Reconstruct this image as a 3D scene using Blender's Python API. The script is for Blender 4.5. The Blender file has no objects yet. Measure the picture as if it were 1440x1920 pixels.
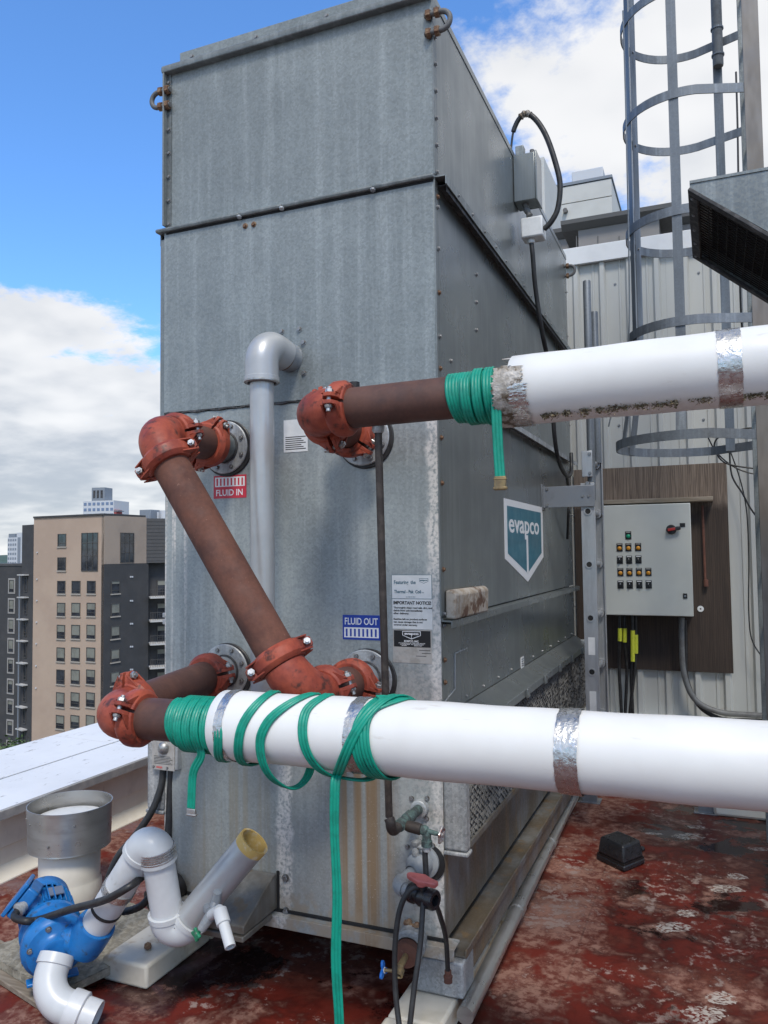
import bpy, math, random
from mathutils import Vector as V, Matrix
random.seed(7)
R_ = math.radians
SC = bpy.context.scene
COL = SC.collection

# ------------------------------------------------------------------ camera
F, YAW, PIT, ROL = 1485.0, -0.3939, 0.0515, -0.0117
CAM = V((0.9227, -2.7493, 1.65))
_fw = V((math.sin(YAW)*math.cos(PIT), math.cos(YAW)*math.cos(PIT), math.sin(PIT)))
_r = V((math.cos(YAW), -math.sin(YAW), 0)); _u = _r.cross(_fw)
CR = _r*math.cos(ROL)+_u*math.sin(ROL); CU = _u*math.cos(ROL)-_r*math.sin(ROL)
cd = bpy.data.cameras.new('camera'); co = bpy.data.objects.new('camera', cd); COL.objects.link(co)
cd.sensor_fit = 'VERTICAL'; cd.sensor_height = 24; cd.lens = F/1920*24
cd.clip_start = 0.05; cd.clip_end = 12000
m3 = Matrix((CR, CU, -_fw)).transposed(); co.matrix_world = Matrix.Translation(CAM) @ m3.to_4x4()
SC.camera = co

def ray(x, y): return _fw + CR*((x-720)/F) + CU*((960-y)/F)
def at(x, y, X=None, Y=None, Z=None, D=None):
    """survey helper: where a sight line meets the known plane of a real surface"""
    d = ray(x, y)
    if D is not None: return CAM+d*D
    for i, v in enumerate((X, Y, Z)):
        if v is not None: return CAM+d*((v-CAM[i])/d[i])

# ------------------------------------------------------------------ world, sun, exposure
SUN_EL, SUN_AZ = 54, 154      # azimuth clockwise from +Y
W = bpy.data.worlds.new('World'); SC.world = W; W.use_nodes = True

class G:
    """tiny node-graph helper"""
    def __init__(s, nt): s.nt = nt
    def n(s, t, ins=None, **props):
        nd = s.nt.nodes.new(t)
        for k, v in props.items(): setattr(nd, k, v)
        for k, v in (ins or {}).items(): s.put(nd.inputs[k], v)
        return nd
    def put(s, sock, v):
        if isinstance(v, bpy.types.NodeSocket): s.nt.links.new(v, sock)
        else:
            if sock.type == 'RGBA' and len(v) == 3: v = (*v, 1)
            sock.default_value = v
    def math(s, op, a, b=0.0, c=0.0, clamp=False):
        nd = s.n('ShaderNodeMath', {0: a, 1: b, 2: c}, operation=op, use_clamp=clamp); return nd.outputs[0]
    def mr(s, v, a, b, c=0.0, d=1.0):
        nd = s.n('ShaderNodeMapRange', {0: v, 1: a, 2: b, 3: c, 4: d}); nd.interpolation_type = 'SMOOTHSTEP'; return nd.outputs[0]
    def mix(s, f, a, b, mode='MIX'):
        nd = s.nt.nodes.new('ShaderNodeMix'); nd.data_type = 'RGBA'; nd.blend_type = mode
        s.put(nd.inputs[0], f); s.put(nd.inputs[6], a); s.put(nd.inputs[7], b); return nd.outputs[2]
    def obj(s): return s.n('ShaderNodeTexCoord').outputs['Object']
    def wpos(s): return s.n('ShaderNodeNewGeometry').outputs['Position']
    def sep(s, v): nd = s.n('ShaderNodeSeparateXYZ', {0: v}); return nd.outputs
    def scale(s, v, sc, off=(0, 0, 0)):
        nd = s.n('ShaderNodeMapping', {0: v, 1: off, 3: sc}); return nd.outputs[0]
    def noise(s, v, sc, det=4.0, ro=.55, dist=0.0, full=False):
        det = det if full else min(det, 3.6)
        nd = s.n('ShaderNodeTexNoise', {'Vector': v, 'Scale': sc, 'Detail': det, 'Roughness': ro, 'Distortion': dist}); return nd.outputs[0]
    def vor(s, v, sc, out='Color', feature='F1'):
        nd = s.n('ShaderNodeTexVoronoi', {'Vector': v, 'Scale': sc}); nd.feature = feature; return nd.outputs[out]

def build_world():
    nt = W.node_tree; nt.nodes.clear(); g = G(nt)
    sky = g.n('ShaderNodeTexSky'); sky.sky_type = 'NISHITA'; sky.sun_disc = False
    sky.sun_elevation = R_(SUN_EL); sky.sun_rotation = R_(SUN_AZ); sky.altitude = 250; sky.air_density = 1.0; sky.dust_density = .6; sky.ozone_density = 2.0
    d = g.n('ShaderNodeTexCoord').outputs['Generated']
    x, y, z = g.sep(d)
    zz = g.math('ADD', g.math('MAXIMUM', z, 0.0), .22)
    cx = g.math('DIVIDE', x, zz); cy = g.math('DIVIDE', y, zz)
    p = g.n('ShaderNodeCombineXYZ', {0: cx, 1: cy, 2: 0.0}).outputs[0]
    big = g.noise(g.scale(p, (1, 1, 1), (3.1, 7.4, 0)), .85, 6, .6, .0, True)
    fine = g.noise(g.scale(p, (1, 1, 1), (1.7, 2.2, 3)), 3.0, 7, .64, .0, True)
    dens = g.math('ADD', g.math('MULTIPLY', big, .60), g.math('MULTIPLY', fine, .40))
    # broken cloud all round, a gap of open blue to the north-west above a bank on the horizon
    hl = g.math('SQRT', g.math('ADD', g.math('ADD', g.math('MULTIPLY', x, x), g.math('MULTIPLY', y, y)), .0001))
    nw = g.mr(g.math('DIVIDE', g.math('ADD', g.math('MULTIPLY', x, -.9), g.math('MULTIPLY', y, .43)), hl), .5, .9)
    cover = g.math('MULTIPLY_ADD', nw, -.165, .036)
    low = g.mr(z, .25, .385, .285, 0.0)
    dd = g.math('ADD', g.math('ADD', dens, cover), g.math('MULTIPLY', low, nw))
    cl = g.mr(dd, .492, .560)
    core = g.mr(dd, .56, .74)
    shade = g.noise(g.scale(p, (1, 1, 1), (5.0, .4, 1)), 1.5, 7, .6)
    ccol = g.mix(g.math('MULTIPLY', g.math('MULTIPLY_ADD', core, .55, .45), g.mr(shade, .40, .60)), (8.0, 8.0, 8.0), (4.3, 4.65, 5.15))
    skyc = g.mix(1.0, sky.outputs[0], (1.15, 1.75, 2.35), 'MULTIPLY')
    col = g.mix(g.math('MULTIPLY', cl, .96), skyc, ccol)
    bg = g.n('ShaderNodeBackground', {0: col, 1: .100})
    out = g.n('ShaderNodeOutputWorld', {0: bg.outputs[0]})
build_world()
W.cycles.sampling_method = 'MANUAL'; W.cycles.sample_map_resolution = 256

sl = bpy.data.lights.new('sun', 'SUN'); sl.energy = 2.1; sl.angle = R_(13); sl.color = (1, .92, .80)
so = bpy.data.objects.new('sun', sl); COL.objects.link(so)
sd = V((math.sin(R_(SUN_AZ))*math.cos(R_(SUN_EL)), math.cos(R_(SUN_AZ))*math.cos(R_(SUN_EL)), math.sin(R_(SUN_EL))))
so.rotation_euler = (-sd).to_track_quat('-Z', 'Y').to_euler(); so.location = (0, 0, 30)
SC.view_settings.view_transform = 'Standard'; SC.view_settings.look = 'None'
SC.view_settings.gamma = 1; SC.view_settings.use_curve_mapping = False
SC.view_settings.exposure = 0.27
SC.cycles.max_bounces = 6; SC.cycles.diffuse_bounces = 3; SC.cycles.glossy_bounces = 3; SC.cycles.transmission_bounces = 2

# ------------------------------------------------------------------ materials
MATS = {}
def newmat(name):
    m = bpy.data.materials.new(name); m.use_nodes = True; nt = m.node_tree
    g = G(nt); b = nt.nodes['Principled BSDF']; MATS[name] = m
    return m, g, b
def bump(g, b, h, strength=.2, dist=.002):
    nd = g.n('ShaderNodeBump', {'Height': h, 'Strength': strength, 'Distance': dist}); g.put(b.inputs['Normal'], nd.outputs[0])
def simple(name, col, rough=.5, metal=0.0, col2=None, sc=12, lo=.45, hi=.65, st=(1, 1, 1), bs=None, bstr=.25, spec=.5, fine=.0, dirt=None, bd=.002):
    m, g, b = newmat(name); o = g.obj()
    c = col
    if col2 is not None:
        c = g.mix(g.mr(g.noise(g.scale(o, st), sc, 6, .65), lo, hi), col, col2)
    if dirt is not None:
        dc, dsc, dlo, dhi, dst = dirt
        c = g.mix(g.mr(g.noise(g.scale(o, dst, (4.3, 1.2, 8.8)), dsc, 8, .7), dlo, dhi), c, dc)
    if fine:
        f = g.noise(o, sc*9, 3, .6); c = g.mix(1.0, c, g.mix(f, (1-fine,)*3, (1+fine,)*3), 'MULTIPLY')
    g.put(b.inputs['Base Color'], c)
    b.inputs['Metallic'].default_value = metal
    b.inputs['Specular IOR Level'].default_value = spec
    g.put(b.inputs['Roughness'], g.mr(g.noise(o, sc*2.3, 4, .6), .3, .7, max(.04, rough-.08), min(1, rough+.1)))
    if bs: bump(g, b, g.noise(o, bs, 5, .6), bstr, bd)
    return m

def galv(name, base, light, dark, metal=.45, rough=.42, stains=None, streak=.6, spangle=.10, grain=.3, bstr=.22):
    m, g, b = newmat(name); o = g.wpos(); x, y, z = g.sep(o)
    sp = g.sep(g.vor(o, 130))[0]
    sp2 = g.noise(o, 420, 2, .6)
    st = g.noise(g.scale(o, (11, 11, .55)), 1.6, 6, .6)
    st2 = g.noise(g.scale(o, (40, 40, 1.1)), 1.1, 5, .6)
    bl = g.noise(o, 1.9, 5, .6)
    c = g.mix(g.mr(bl, .32, .68), base, dark)
    c = g.mix(g.math('MULTIPLY', g.mr(st, .47, .70), streak), c, light)
    c = g.mix(g.math('MULTIPLY', g.mr(st2, .52, .72), streak*.55), c, light)
    c = g.mix(g.math('MULTIPLY', g.mr(st2, .47, .30), streak*.35), c, dark)
    k = g.math('ADD', g.math('MULTIPLY', sp, spangle*2), g.math('MULTIPLY', sp2, spangle*3))
    c = g.mix(1.0, c, g.n('ShaderNodeCombineColor', {0: g.math('ADD', k, 1-spangle*2.5), 1: g.math('ADD', k, 1-spangle*2.5), 2: g.math('ADD', k, 1-spangle*2.5)}).outputs[0], 'MULTIPLY')
    ro = g.mr(sp, 0, 1, rough-.07, rough+.09) if grain else g.mr(bl, .3, .7, rough-.03, rough+.08)
    met = metal
    if stains:
        c, ro, met = stains(g, o, x, y, z, c, ro, metal)
    g.put(b.inputs['Base Color'], c); g.put(b.inputs['Roughness'], ro); g.put(b.inputs['Metallic'], met)
    h = g.math('MULTIPLY', g.noise(o, 3.0, 2, .5), 6.0)
    if grain: h = g.math('ADD', g.math('MULTIPLY', sp2, grain), h)
    bump(g, b, h, bstr, .002)
    return m

def lower_stains(g, o, x, y, z, c, ro, metal):
    """rust runs, lime crust and grime on the lower front panel"""
    # grey-brown grime rising from the basin
    gr = g.math('MULTIPLY', g.mr(z, 1.15, .45), g.mr(g.noise(g.scale(o, (5, 5, .9)), 1.4, 7, .65), .30, .62))
    c = g.mix(g.math('MULTIPLY', gr, .5), c, (.19, .18, .16))
    # rust runs below the line pipe
    band = g.math('MULTIPLY', g.mr(x, -.50, -.36), g.mr(x, -.15, -.24))
    run = g.math('MULTIPLY', g.math('MULTIPLY', band, g.mr(z, 1.1, .8)), g.mr(g.noise(g.scale(o, (34, 34, .35)), 1.0, 4, .6), .36, .60))
    c = g.mix(g.math('MULTIPLY', run, .85), c, (.21, .13, .06))
    band2 = g.math('MULTIPLY', g.mr(x, -1.12, -1.0), g.mr(x, -.62, -.8))
    run2 = g.math('MULTIPLY', g.math('MULTIPLY', band2, g.mr(z, 1.0, .7)), g.mr(g.noise(g.scale(o, (26, 26, .3), (2, 5, 1)), 1.0, 3, .5), .46, .62))
    c = g.mix(g.math('MULTIPLY', run2, .45), c, (.24, .20, .13))
    # lime crust: corner seam, under the grey pipe, drips at the left edge
    w = g.math('MULTIPLY', g.math('SUBTRACT', g.noise(g.scale(o, (1, 1, 1)), 9, 6, .7), .5), .09)
    xe = g.math('ADD', x, w)
    e1 = g.math('MULTIPLY', g.mr(g.math('ABSOLUTE', g.math('ADD', xe, .018)), .034, .012), g.mr(z, 2.45, 2.2))
    e2 = g.math('MULTIPLY', g.mr(g.math('ABSOLUTE', g.math('ADD', xe, .655)), .042, .018), g.mr(z, 1.0, .9))
    drips = g.mr(g.noise(g.scale(o, (30, 30, .4), (9, 1, 0)), 1.0, 4, .6), .50, .60)
    e3 = g.math('MULTIPLY', g.math('MULTIPLY', g.mr(x, -1.02, -1.16), g.mr(z, 2.2, 1.9)), drips)
    br = g.noise(o, 75, 4, .7)
    cr = g.math('MULTIPLY', g.math('MAXIMUM', g.math('MAXIMUM', e1, e2), e3), g.mr(br, .34, .58))
    c = g.mix(g.math('MULTIPLY', cr, .95), c, (.62, .60, .57))
    sp = g.mr(g.noise(o, 150, 3, .7), .62, .70)
    spm = g.math('MULTIPLY', g.math('MULTIPLY', sp, g.mr(z, 1.0, .5)), g.mr(g.noise(o, 6, 4, .6), .45, .6))
    # salt haze near the corner post
    hz = g.math('MULTIPLY', g.math('MULTIPLY', g.mr(x, -.26, -.02), g.mr(z, 1.45, 1.15)), g.mr(g.noise(o, 55, 5, .7), .42, .60))
    c = g.mix(g.math('MULTIPLY', hz, .6), c, (.50, .49, .48))
    c = g.mix(g.math('MULTIPLY', spm, .7), c, (.55, .52, .47))
    # rust at the very bottom
    rb = g.math('MULTIPLY', g.mr(z, .42, .26), g.mr(g.noise(o, 9, 6, .7), .40, .6))
    c = g.mix(g.math('MULTIPLY', rb, .75), c, (.30, .235, .165))
    tot = g.math('MAXIMUM', g.math('MAXIMUM', gr, run), g.math('MAXIMUM', cr, rb))
    return c, g.mix(tot, g.n('ShaderNodeCombineColor', {0: ro, 1: ro, 2: ro}).outputs[0], (.75, .75, .75)), g.mr(tot, 0, 1, metal, .05)

galv('galv_front', (.258, .286, .286), (.38, .412, .41), (.20, .224, .226), .30, .45, None, .38, .14)
galv('galv_body', (.34, .372, .372), (.48, .51, .505), (.255, .28, .28), .28, .47, lower_stains, .35, .12)
galv('galv_side', (.215, .235, .235), (.285, .31, .308), (.165, .182, .183), .5, .27, None, .35, .012, 0, .12)  # same galvanised metal as the front, its shaded look put into the colour
galv('galv_trim', (.215, .235, .235), (.32, .345, .34), (.155, .17, .17), .45, .42)
galv('galv_cage', (.20, .22, .24), (.30, .33, .355), (.14, .155, .17), .45, .5)
galv('galv_light', (.40, .42, .43), (.58, .6, .6), (.27, .28, .29), .35, .45, None, .7)
galv('galv_crust', (.30, .31, .31), (.50, .49, .47), (.19, .20, .21), .2, .6, None, .7, .2)
def basin_stains(g, o, x, y, z, c, ro, metal):
    gr = g.mr(g.noise(g.scale(o, (3, 3, 2.2)), 1.5, 7, .65), .32, .62)
    c = g.mix(g.math('MULTIPLY', gr, .85), c, (.11, .085, .055))
    r2 = g.mr(g.noise(g.scale(o, (9, 9, .8), (3, 3, 3)), 1.5, 6, .65), .55, .66)
    c = g.mix(g.math('MULTIPLY', r2, .6), c, (.20, .13, .06))
    return c, ro, metal*.4
galv('galv_basin', (.20, .205, .20), (.30, .29, .27), (.12, .12, .115), .4, .45, basin_stains, .4)
simple('dark_gap', (.012, .012, .013), .8)  # near-black for painted shade in gaps and hollows, and for the sump seam
simple('sealant', (.03, .03, .032), .6, 0, (.09, .085, .085), 30)
simple('screw_metal', (.30, .31, .32), .4, .7, (.18, .16, .14), 60, fine=.1)
simple('rusty_bolt', (.16, .085, .05), .7, .3, (.30, .20, .12), 60)
simple('red_iron', (.36, .075, .040), .52, 0, (.22, .042, .027), 9, .38, .66, bs=70, bstr=.35, fine=.22, dirt=((.085, .03, .022), 16, .54, .68, (1, 1, 1)), spec=.35)
simple('brown_pipe', (.110, .050, .036), .62, .0, (.068, .033, .027), 9, .35, .7, bs=90, bstr=.12, fine=.22, dirt=((.20, .105, .075), 55, .68, .78, (1, 1, 1)))
simple('rust_pipe', (.140, .056, .036), .78, .0, (.082, .034, .025), 8, .35, .7, bs=120, bstr=.22, fine=.28, dirt=((.30, .17, .12), 60, .66, .76, (1, 1, 1)))
simple('zinc', (.45, .45, .44), .4, .8, (.33, .32, .3), 40)
simple('green_hose', (.0, .275, .185), .45, 0, (.0, .215, .145), 30, fine=.08)
simple('black_rubber', (.016, .016, .017), .5, 0, (.03, .03, .03), 20, fine=.15)
simple('black_plastic', (.014, .015, .018), .32, 0, (.022, .022, .026), 20, bs=200, bstr=.1)
simple('grey_pvc', (.62, .635, .645), .38, 0, (.52, .535, .545), 5, .4, .7, fine=.04, dirt=((.33, .31, .28), 9, .62, .78, (1, 1, 1)))
simple('silver_pvc', (.45, .46, .465), .36, .35, (.40, .41, .415), 5, .4, .7, fine=.04)
simple('cast_pvc', (.58, .60, .61), .36, 0, (.51, .53, .54), 5, .4, .7, dirt=((.38, .36, .33), 12, .62, .78, (1, 1, 1)))
simple('mid_pvc', (.23, .25, .27), .45, 0, (.30, .32, .33), 14, dirt=((.42, .41, .39), 30, .62, .72, (1, 1, 1)))
simple('blue_paint', (.012, .165, .46), .36, 0, (.008, .12, .36), 9, .4, .7, bs=70, bstr=.12, fine=.06, dirt=((.035, .07, .12), 24, .56, .70, (1, 1, 1)))
simple('white_jacket', (.77, .77, .75), .45, 0, (.71, .705, .68), 3, .35, .7, bs=7, bstr=.16, dirt=((.50, .45, .40), 13, .63, .80, (.5, 2.0, 2.0)), bd=.005)
simple('foil', (.62, .62, .61), .28, .9, (.52, .51, .50), 30, bs=85, bstr=.8, bd=.003)
simple('torn_wrap', (.34, .31, .27), .6, .25, (.55, .52, .48), 22, bs=50, bstr=1.0, dirt=((.12, .09, .06), 20, .5, .62, (1, 1, 1)), bd=.006)
simple('moss', (.13, .10, .055), .95, 0, (.30, .25, .18), 90, bs=160, bstr=1.0, bd=.004)
simple('copper_dark', (.055, .046, .042), .55, .4, (.09, .075, .065), 25)
simple('verdigris', (.10, .16, .15), .7, .2, (.055, .07, .07), 60, .4, .6, bs=120, bstr=.5)
simple('brass', (.30, .22, .11), .5, .6, (.20, .15, .09), 40)
simple('blue_plastic', (.01, .14, .52), .4)
simple('red_plastic', (.50, .14, .13), .45, 0, (.40, .11, .10), 20)
simple('handle_green', (.02, .22, .11), .45, 0, (.2, .25, .2), 50, .55, .7)
simple('chrome_old', (.50, .48, .48), .35, .7, (.3, .12, .10), 40, .5, .6)
simple('white_membrane', (.76, .72, .63), .55, 0, (.66, .62, .53), 3, .4, .7, fine=.04, dirt=((.42, .37, .32), 6, .60, .8, (1, 1, .5)))
simple('coping_white', (.76, .775, .79), .38, .0, (.70, .715, .73), 2, .4, .7, dirt=((.36, .35, .34), 22, .61, .70, (1, .35, 1)))
simple('coping_edge', (.30, .30, .30), .5, .1, (.40, .39, .38), 8)
simple('sleeper', (.62, .58, .49), .6, 0, (.50, .46, .37), 6, .4, .7, bs=60, bstr=.15, dirt=((.36, .27, .16), 7, .56, .72, (1, 1, 1)))
simple('stone_pad', (.33, .305, .245), .9, 0, (.22, .20, .155), 30, .4, .6, bs=80, bstr=.8, dirt=((.10, .095, .075), 9, .5, .7, (1, 1, 1)), bd=.006)
simple('board_wood', (.27, .23, .18), .8, 0, (.19, .155, .115), 6, .4, .6, (.6, 8, 8))
simple('stainless', (.46, .455, .44), .34, .8, (.41, .40, .385), 5, st=(1, 1, 6), dirt=((.28, .26, .24), 14, .72, .80, (1, 1, .5)))
simple('vent_white', (.70, .70, .66), .55, 0, (.60, .60, .57), 10, dirt=((.36, .22, .09), 9, .60, .70, (1, 1, 1)))
simple('alu', (.42, .43, .44), .42, .55, (.35, .36, .37), 8, .4, .7, (4, 4, .7), fine=.06, dirt=((.62, .62, .62), 10, .66, .74, (3, 3, .6)))
simple('alu_dark', (.24, .255, .275), .42, .5, (.20, .21, .23), 8)
simple('wall_metal', (.50, .505, .475), .5, 0, (.48, .485, .455), 2, .4, .7, (2, 2, .6), fine=.02)
simple('wall_flash', (.78, .79, .79), .4, 0, (.72, .73, .73), 3)
simple('panel_paint', (.56, .58, .54), .42, 0, (.53, .55, .515), 3, bs=300, bstr=.05)
simple('red_handle', (.45, .03, .025), .4)
simple('amber', (.62, .27, .02), .3)
simple('green_lens', (.01, .30, .16), .3)
simple('yellow_tape', (.55, .58, .04), .5, 0, (.45, .5, .04), 40)
simple('conduit_grey', (.16, .165, .165), .5, 0, (.12, .12, .12), 20)
simple('fill_black', (.17, .168, .163), .5, 0, (.11, .108, .104), 9, .40, .62, dirt=((.30, .29, .27), 40, .62, .74, (1, 1, 1)))
simple('mesh_black', (.008, .007, .007), .8, 0, (.014, .012, .011), 40)
simple('label_white', (.72, .73, .72), .4, 0, (.64, .65, .64), 12)
simple('label_plate', (.46, .44, .41), .45, .3, (.36, .34, .31), 25)
simple('label_red', (.55, .025, .05), .4); simple('label_blue', (.015, .05, .33), .4); simple('label_black', (.012, .012, .013), .4)
simple('label_teal', (.02, .12, .17), .4, 0, (.03, .17, .23), 3, .3, .7, (1, .2, 4)); simple('ink_white', (.78, .78, .78), .45); simple('ink_black', (.02, .02, .022), .5); simple('ink_teal', (.02, .10, .14), .5)
simple('tan_brick', (.46, .345, .26), .85, 0, (.42, .31, .235), .12, .4, .6, fine=.05)
simple('tan_stucco', (.36, .285, .225), .85, 0, (.32, .255, .205), .2)
simple('charcoal', (.050, .050, .052), .8, 0, (.062, .060, .060), .3)
simple('charcoal_siding', (.075, .073, .073), .7, 0, (.085, .083, .083), .3)
simple('win_frame', (.07, .065, .06), .6); simple('sill_stone', (.40, .36, .31), .8); simple('trim_light', (.34, .32, .30), .7)
simple('blind', (.22, .22, .185), .8, 0, (.17, .17, .145), .7)
simple('concrete_slab', (.48, .47, .45), .8)
simple('far_white', (.55, .57, .60), .8); simple('far_grey', (.22, .25, .29), .8); simple('far_blue', (.16, .22, .34), .3); simple('far_red', (.30, .07, .07), .7)
simple('penthouse', (.56, .56, .53), .7, 0, (.52, .52, .49), 1.2); simple('coping_brown', (.13, .125, .12), .5); simple('parapet_grey', (.26, .245, .235), .75, 0, (.23, .22, .21), 1.0)
simple('leaf', (.045, .085, .022), .6, 0, (.07, .12, .03), .5); simple('bark', (.07, .05, .035), .9)
simple('hill', (.05, .09, .07), .9, 0, (.06, .10, .09), .01); simple('city_ground', (.09, .09, .085), .9, 0, (.06, .075, .05), .03)
simple('asphalt', (.05, .05, .05), .9)
simple('post_brown', (.17, .15, .13), .45, .2, (.24, .22, .20), 3, .4, .6, (2, 2, .5))
simple('ductile', (.13, .13, .13), .6)
simple('yellow_foam', (.62, .42, .13), .8, 0, (.68, .55, .33), 30, bs=60, bstr=.6)
simple('scrap_yellow', (.50, .36, .14), .8)
simple('old_block', (.42, .38, .33), .85, 0, (.30, .24, .18), 25, .4, .6, bs=60, bstr=.6, dirt=((.12, .065, .04), 9, .52, .62, (1, 1, 1)))

def glassmat():
    m, g, b = newmat('glass_dark')
    o = g.obj(); b.inputs['Roughness'].default_value = .06; b.inputs['Metallic'].default_value = 0
    g.put(b.inputs['Base Color'], g.mix(g.mr(g.noise(o, .9, 3, .6), .4, .6), (.018, .02, .026), (.045, .05, .06)))
    b.inputs['Specular IOR Level'].default_value = .6
glassmat()

def plywood():
    m, g, b = newmat('plywood'); o = g.obj(); x, y, z = g.sep(o)
    grain = g.noise(g.scale(o, (26, 1, .9)), 2.2, 7, .65, 1.2)
    wv = g.n('ShaderNodeTexWave', {'Vector': g.scale(o, (1, 1, .10)), 'Scale': 24, 'Distortion': 9, 'Detail': 4, 'Detail Scale': 1.3})
    k = g.math('ADD', g.math('MULTIPLY', grain, .85), g.math('MULTIPLY', wv.outputs[1], .15))
    top = g.mr(g.math('ADD', z, g.math('MULTIPLY', g.noise(o, 5, 5, .6), .3)), 1.30, 1.42)   # bleached where weather reaches above the batten
    a = g.mix(g.mr(k, .3, .7), (.060, .042, .032), (.035, .025, .020))
    c = g.mix(g.mr(k, .28, .68), (.235, .185, .145), (.10, .075, .058))
    g.put(b.inputs['Base Color'], g.mix(top, a, c)); b.inputs['Roughness'].default_value = .8
    bump(g, b, k, .3, .003)
plywood()

def roofmat():
    m, g, b = newmat('roof_membrane'); o = g.wpos(); x, y, z = g.sep(o)
    n1 = g.noise(o, 1.25, 8, .62, .4); n2 = g.noise(g.scale(o, (1, 1, 1), (5, 2, 0)), 4.5, 9, .68, .3); n3 = g.noise(g.scale(o, (1, 1, 1), (1, 8, 0)), 22, 6, .72, 0.0, True)
    n4 = g.noise(g.scale(o, (1, 1, 1), (7, 3, 1)), 2.4, 9, .66, .5); n5 = g.noise(g.scale(o, (1, 1, 1), (2, 9, 1)), 1.7, 8, .62, .5)
    red = g.mix(g.mr(n2, .36, .62), (.145, .022, .014), (.030, .006, .005))
    brown = g.mix(g.mr(n3, .35, .65), (.150, .046, .030), (.070, .016, .011))
    c = g.mix(g.mr(n1, .46, .60), red, brown)
    # dry tan-pink areas, toward the parapet and along the pipe
    dry = g.math('MAXIMUM', g.mr(x, -1.25, -1.75), g.math('MULTIPLY', g.mr(g.math('ABSOLUTE', g.math('SUBTRACT', x, .25)), .32, .08), g.mr(y, -.6, .6)))
    fl = g.math('MULTIPLY', g.mr(x, -.35, -1.0), g.mr(y, -.15, -.45))
    dry = g.math('MAXIMUM', dry, g.math('MULTIPLY', fl, .75))
    mk = g.mr(g.math('ADD', n2, g.math('MULTIPLY', dry, .13)), .50, .66)
    c = g.mix(g.math('MULTIPLY', mk, .8), c, g.mix(g.mr(n3, .42, .58), (.34, .19, .145), (.16, .055, .04)))
    # pale exposed membrane specks
    spk = g.math('MULTIPLY', g.mr(g.math('ADD', n3, g.math('MULTIPLY', g.math('SUBTRACT', n4, .5), .9)), .585, .70), .62)
    c = g.mix(spk, c, g.mix(n2, (.50, .43, .385), (.34, .25, .21)))
    # dark standing film
    wet = g.mr(g.math('ADD', n5, g.math('MULTIPLY', g.math('SUBTRACT', n3, .5), .25)), .53, .60)
    far = g.mr(y, .6, 1.7, .25, 1.0)
    wet = g.math('MULTIPLY', wet, g.math('SUBTRACT', 1.0, g.math('MULTIPLY', dry, .8)))
    c = g.mix(g.math('MULTIPLY', wet, .9), c, (.012, .007, .007))
    # purple-ish residue bottom left
    pur = g.math('MULTIPLY', g.mr(n4, .52, .62), g.mr(x, -.9, -1.2))
    c = g.mix(g.math('MULTIPLY', pur, .45), c, (.12, .075, .11))
    # membrane seams
    sy = g.math('ABSOLUTE', g.math('SUBTRACT', g.math('FRACT', g.math('MULTIPLY', g.math('ADD', g.math('ADD', x, g.math('MULTIPLY', n2, .02)), .28), .78)), .5))
    seam = g.math('MULTIPLY', g.math('MULTIPLY', g.mr(sy, .0045, .0015), g.mr(n2, .42, .55)), .6)
    c = g.mix(g.math('MULTIPLY', seam, .55), c, (.03, .015, .013))
    # boot prints that lifted the film: (x, y, angle, half length, half width)
    P = []
    def foot(px, py, ang, a, bb):
        q = at(px, py, Z=0); P.append((q.x, q.y, ang, a, bb))
    foot(1262, 1738, .5, .085, .05); foot(1288, 1712, .5, .05, .04)
    foot(1362, 1666, .4, .085, .05); foot(1384, 1643, .4, .055, .042)
    foot(1292, 1568, .3, .095, .055); foot(1305, 1551, .2, .07, .03)
    foot(1322, 1902, .6, .085, .06); foot(1352, 1872, .6, .06, .045)
    foot(1225, 1563, .2, .06, .02); foot(1425, 1592, .2, .06, .03)
    fm = 0.0
    n6 = g.noise(g.scale(o, (1, 1, 1), (3, 1, 4)), 13, 5, .65, 0.0, True)
    wob = g.math('ADD', g.math('MULTIPLY', g.math('SUBTRACT', n3, .5), 1.6), g.math('MULTIPLY', g.math('SUBTRACT', n6, .5), 3.4))
    tread = None
    for (fx, fy, an, a, bb) in P:
        dx = g.math('SUBTRACT', x, fx); dy = g.math('SUBTRACT', y, fy)
        ca, sa = math.cos(an), math.sin(an)
        uu = g.math('ADD', g.math('MULTIPLY', dx, ca/a), g.math('MULTIPLY', dy, sa/a))
        vv = g.math('ADD', g.math('MULTIPLY', dx, -sa/bb), g.math('MULTIPLY', dy, ca/bb))
        e = g.math('ADD', g.math('MULTIPLY', uu, uu), g.math('MULTIPLY', vv, vv))
        e = g.mr(g.math('ADD', e, wob), 1.0, .78)
        fm = e if fm == 0.0 else g.math('MAXIMUM', fm, e)
    wv = g.n('ShaderNodeTexWave', {'Vector': g.scale(o, (.4, 1, 1)), 'Scale': 19, 'Distortion': 14, 'Detail': 3, 'Detail Scale': 2.2})
    fm = g.math('MULTIPLY', fm, g.mr(wv.outputs[1], .22, .42))
    c = g.mix(g.math('MULTIPLY', g.math('MULTIPLY', fm, g.mr(n3, .30, .55)), .85), c, (.52, .48, .43))
    g.put(b.inputs['Base Color'], c)
    ro = g.mr(wet, 0, 1, .42, .07); ro = g.math('ADD', ro, g.math('MULTIPLY', g.math('MAXIMUM', g.math('MAXIMUM', dry, spk), fm), .3))
    g.put(b.inputs['Roughness'], ro); b.inputs['Specular IOR Level'].default_value = .16
    hh = g.math('MULTIPLY', g.math('ADD', n3, g.math('MULTIPLY', seam, 1.0)), g.math('SUBTRACT', 1.0, wet))
    bump(g, b, hh, .35, .003)
roofmat()

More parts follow.
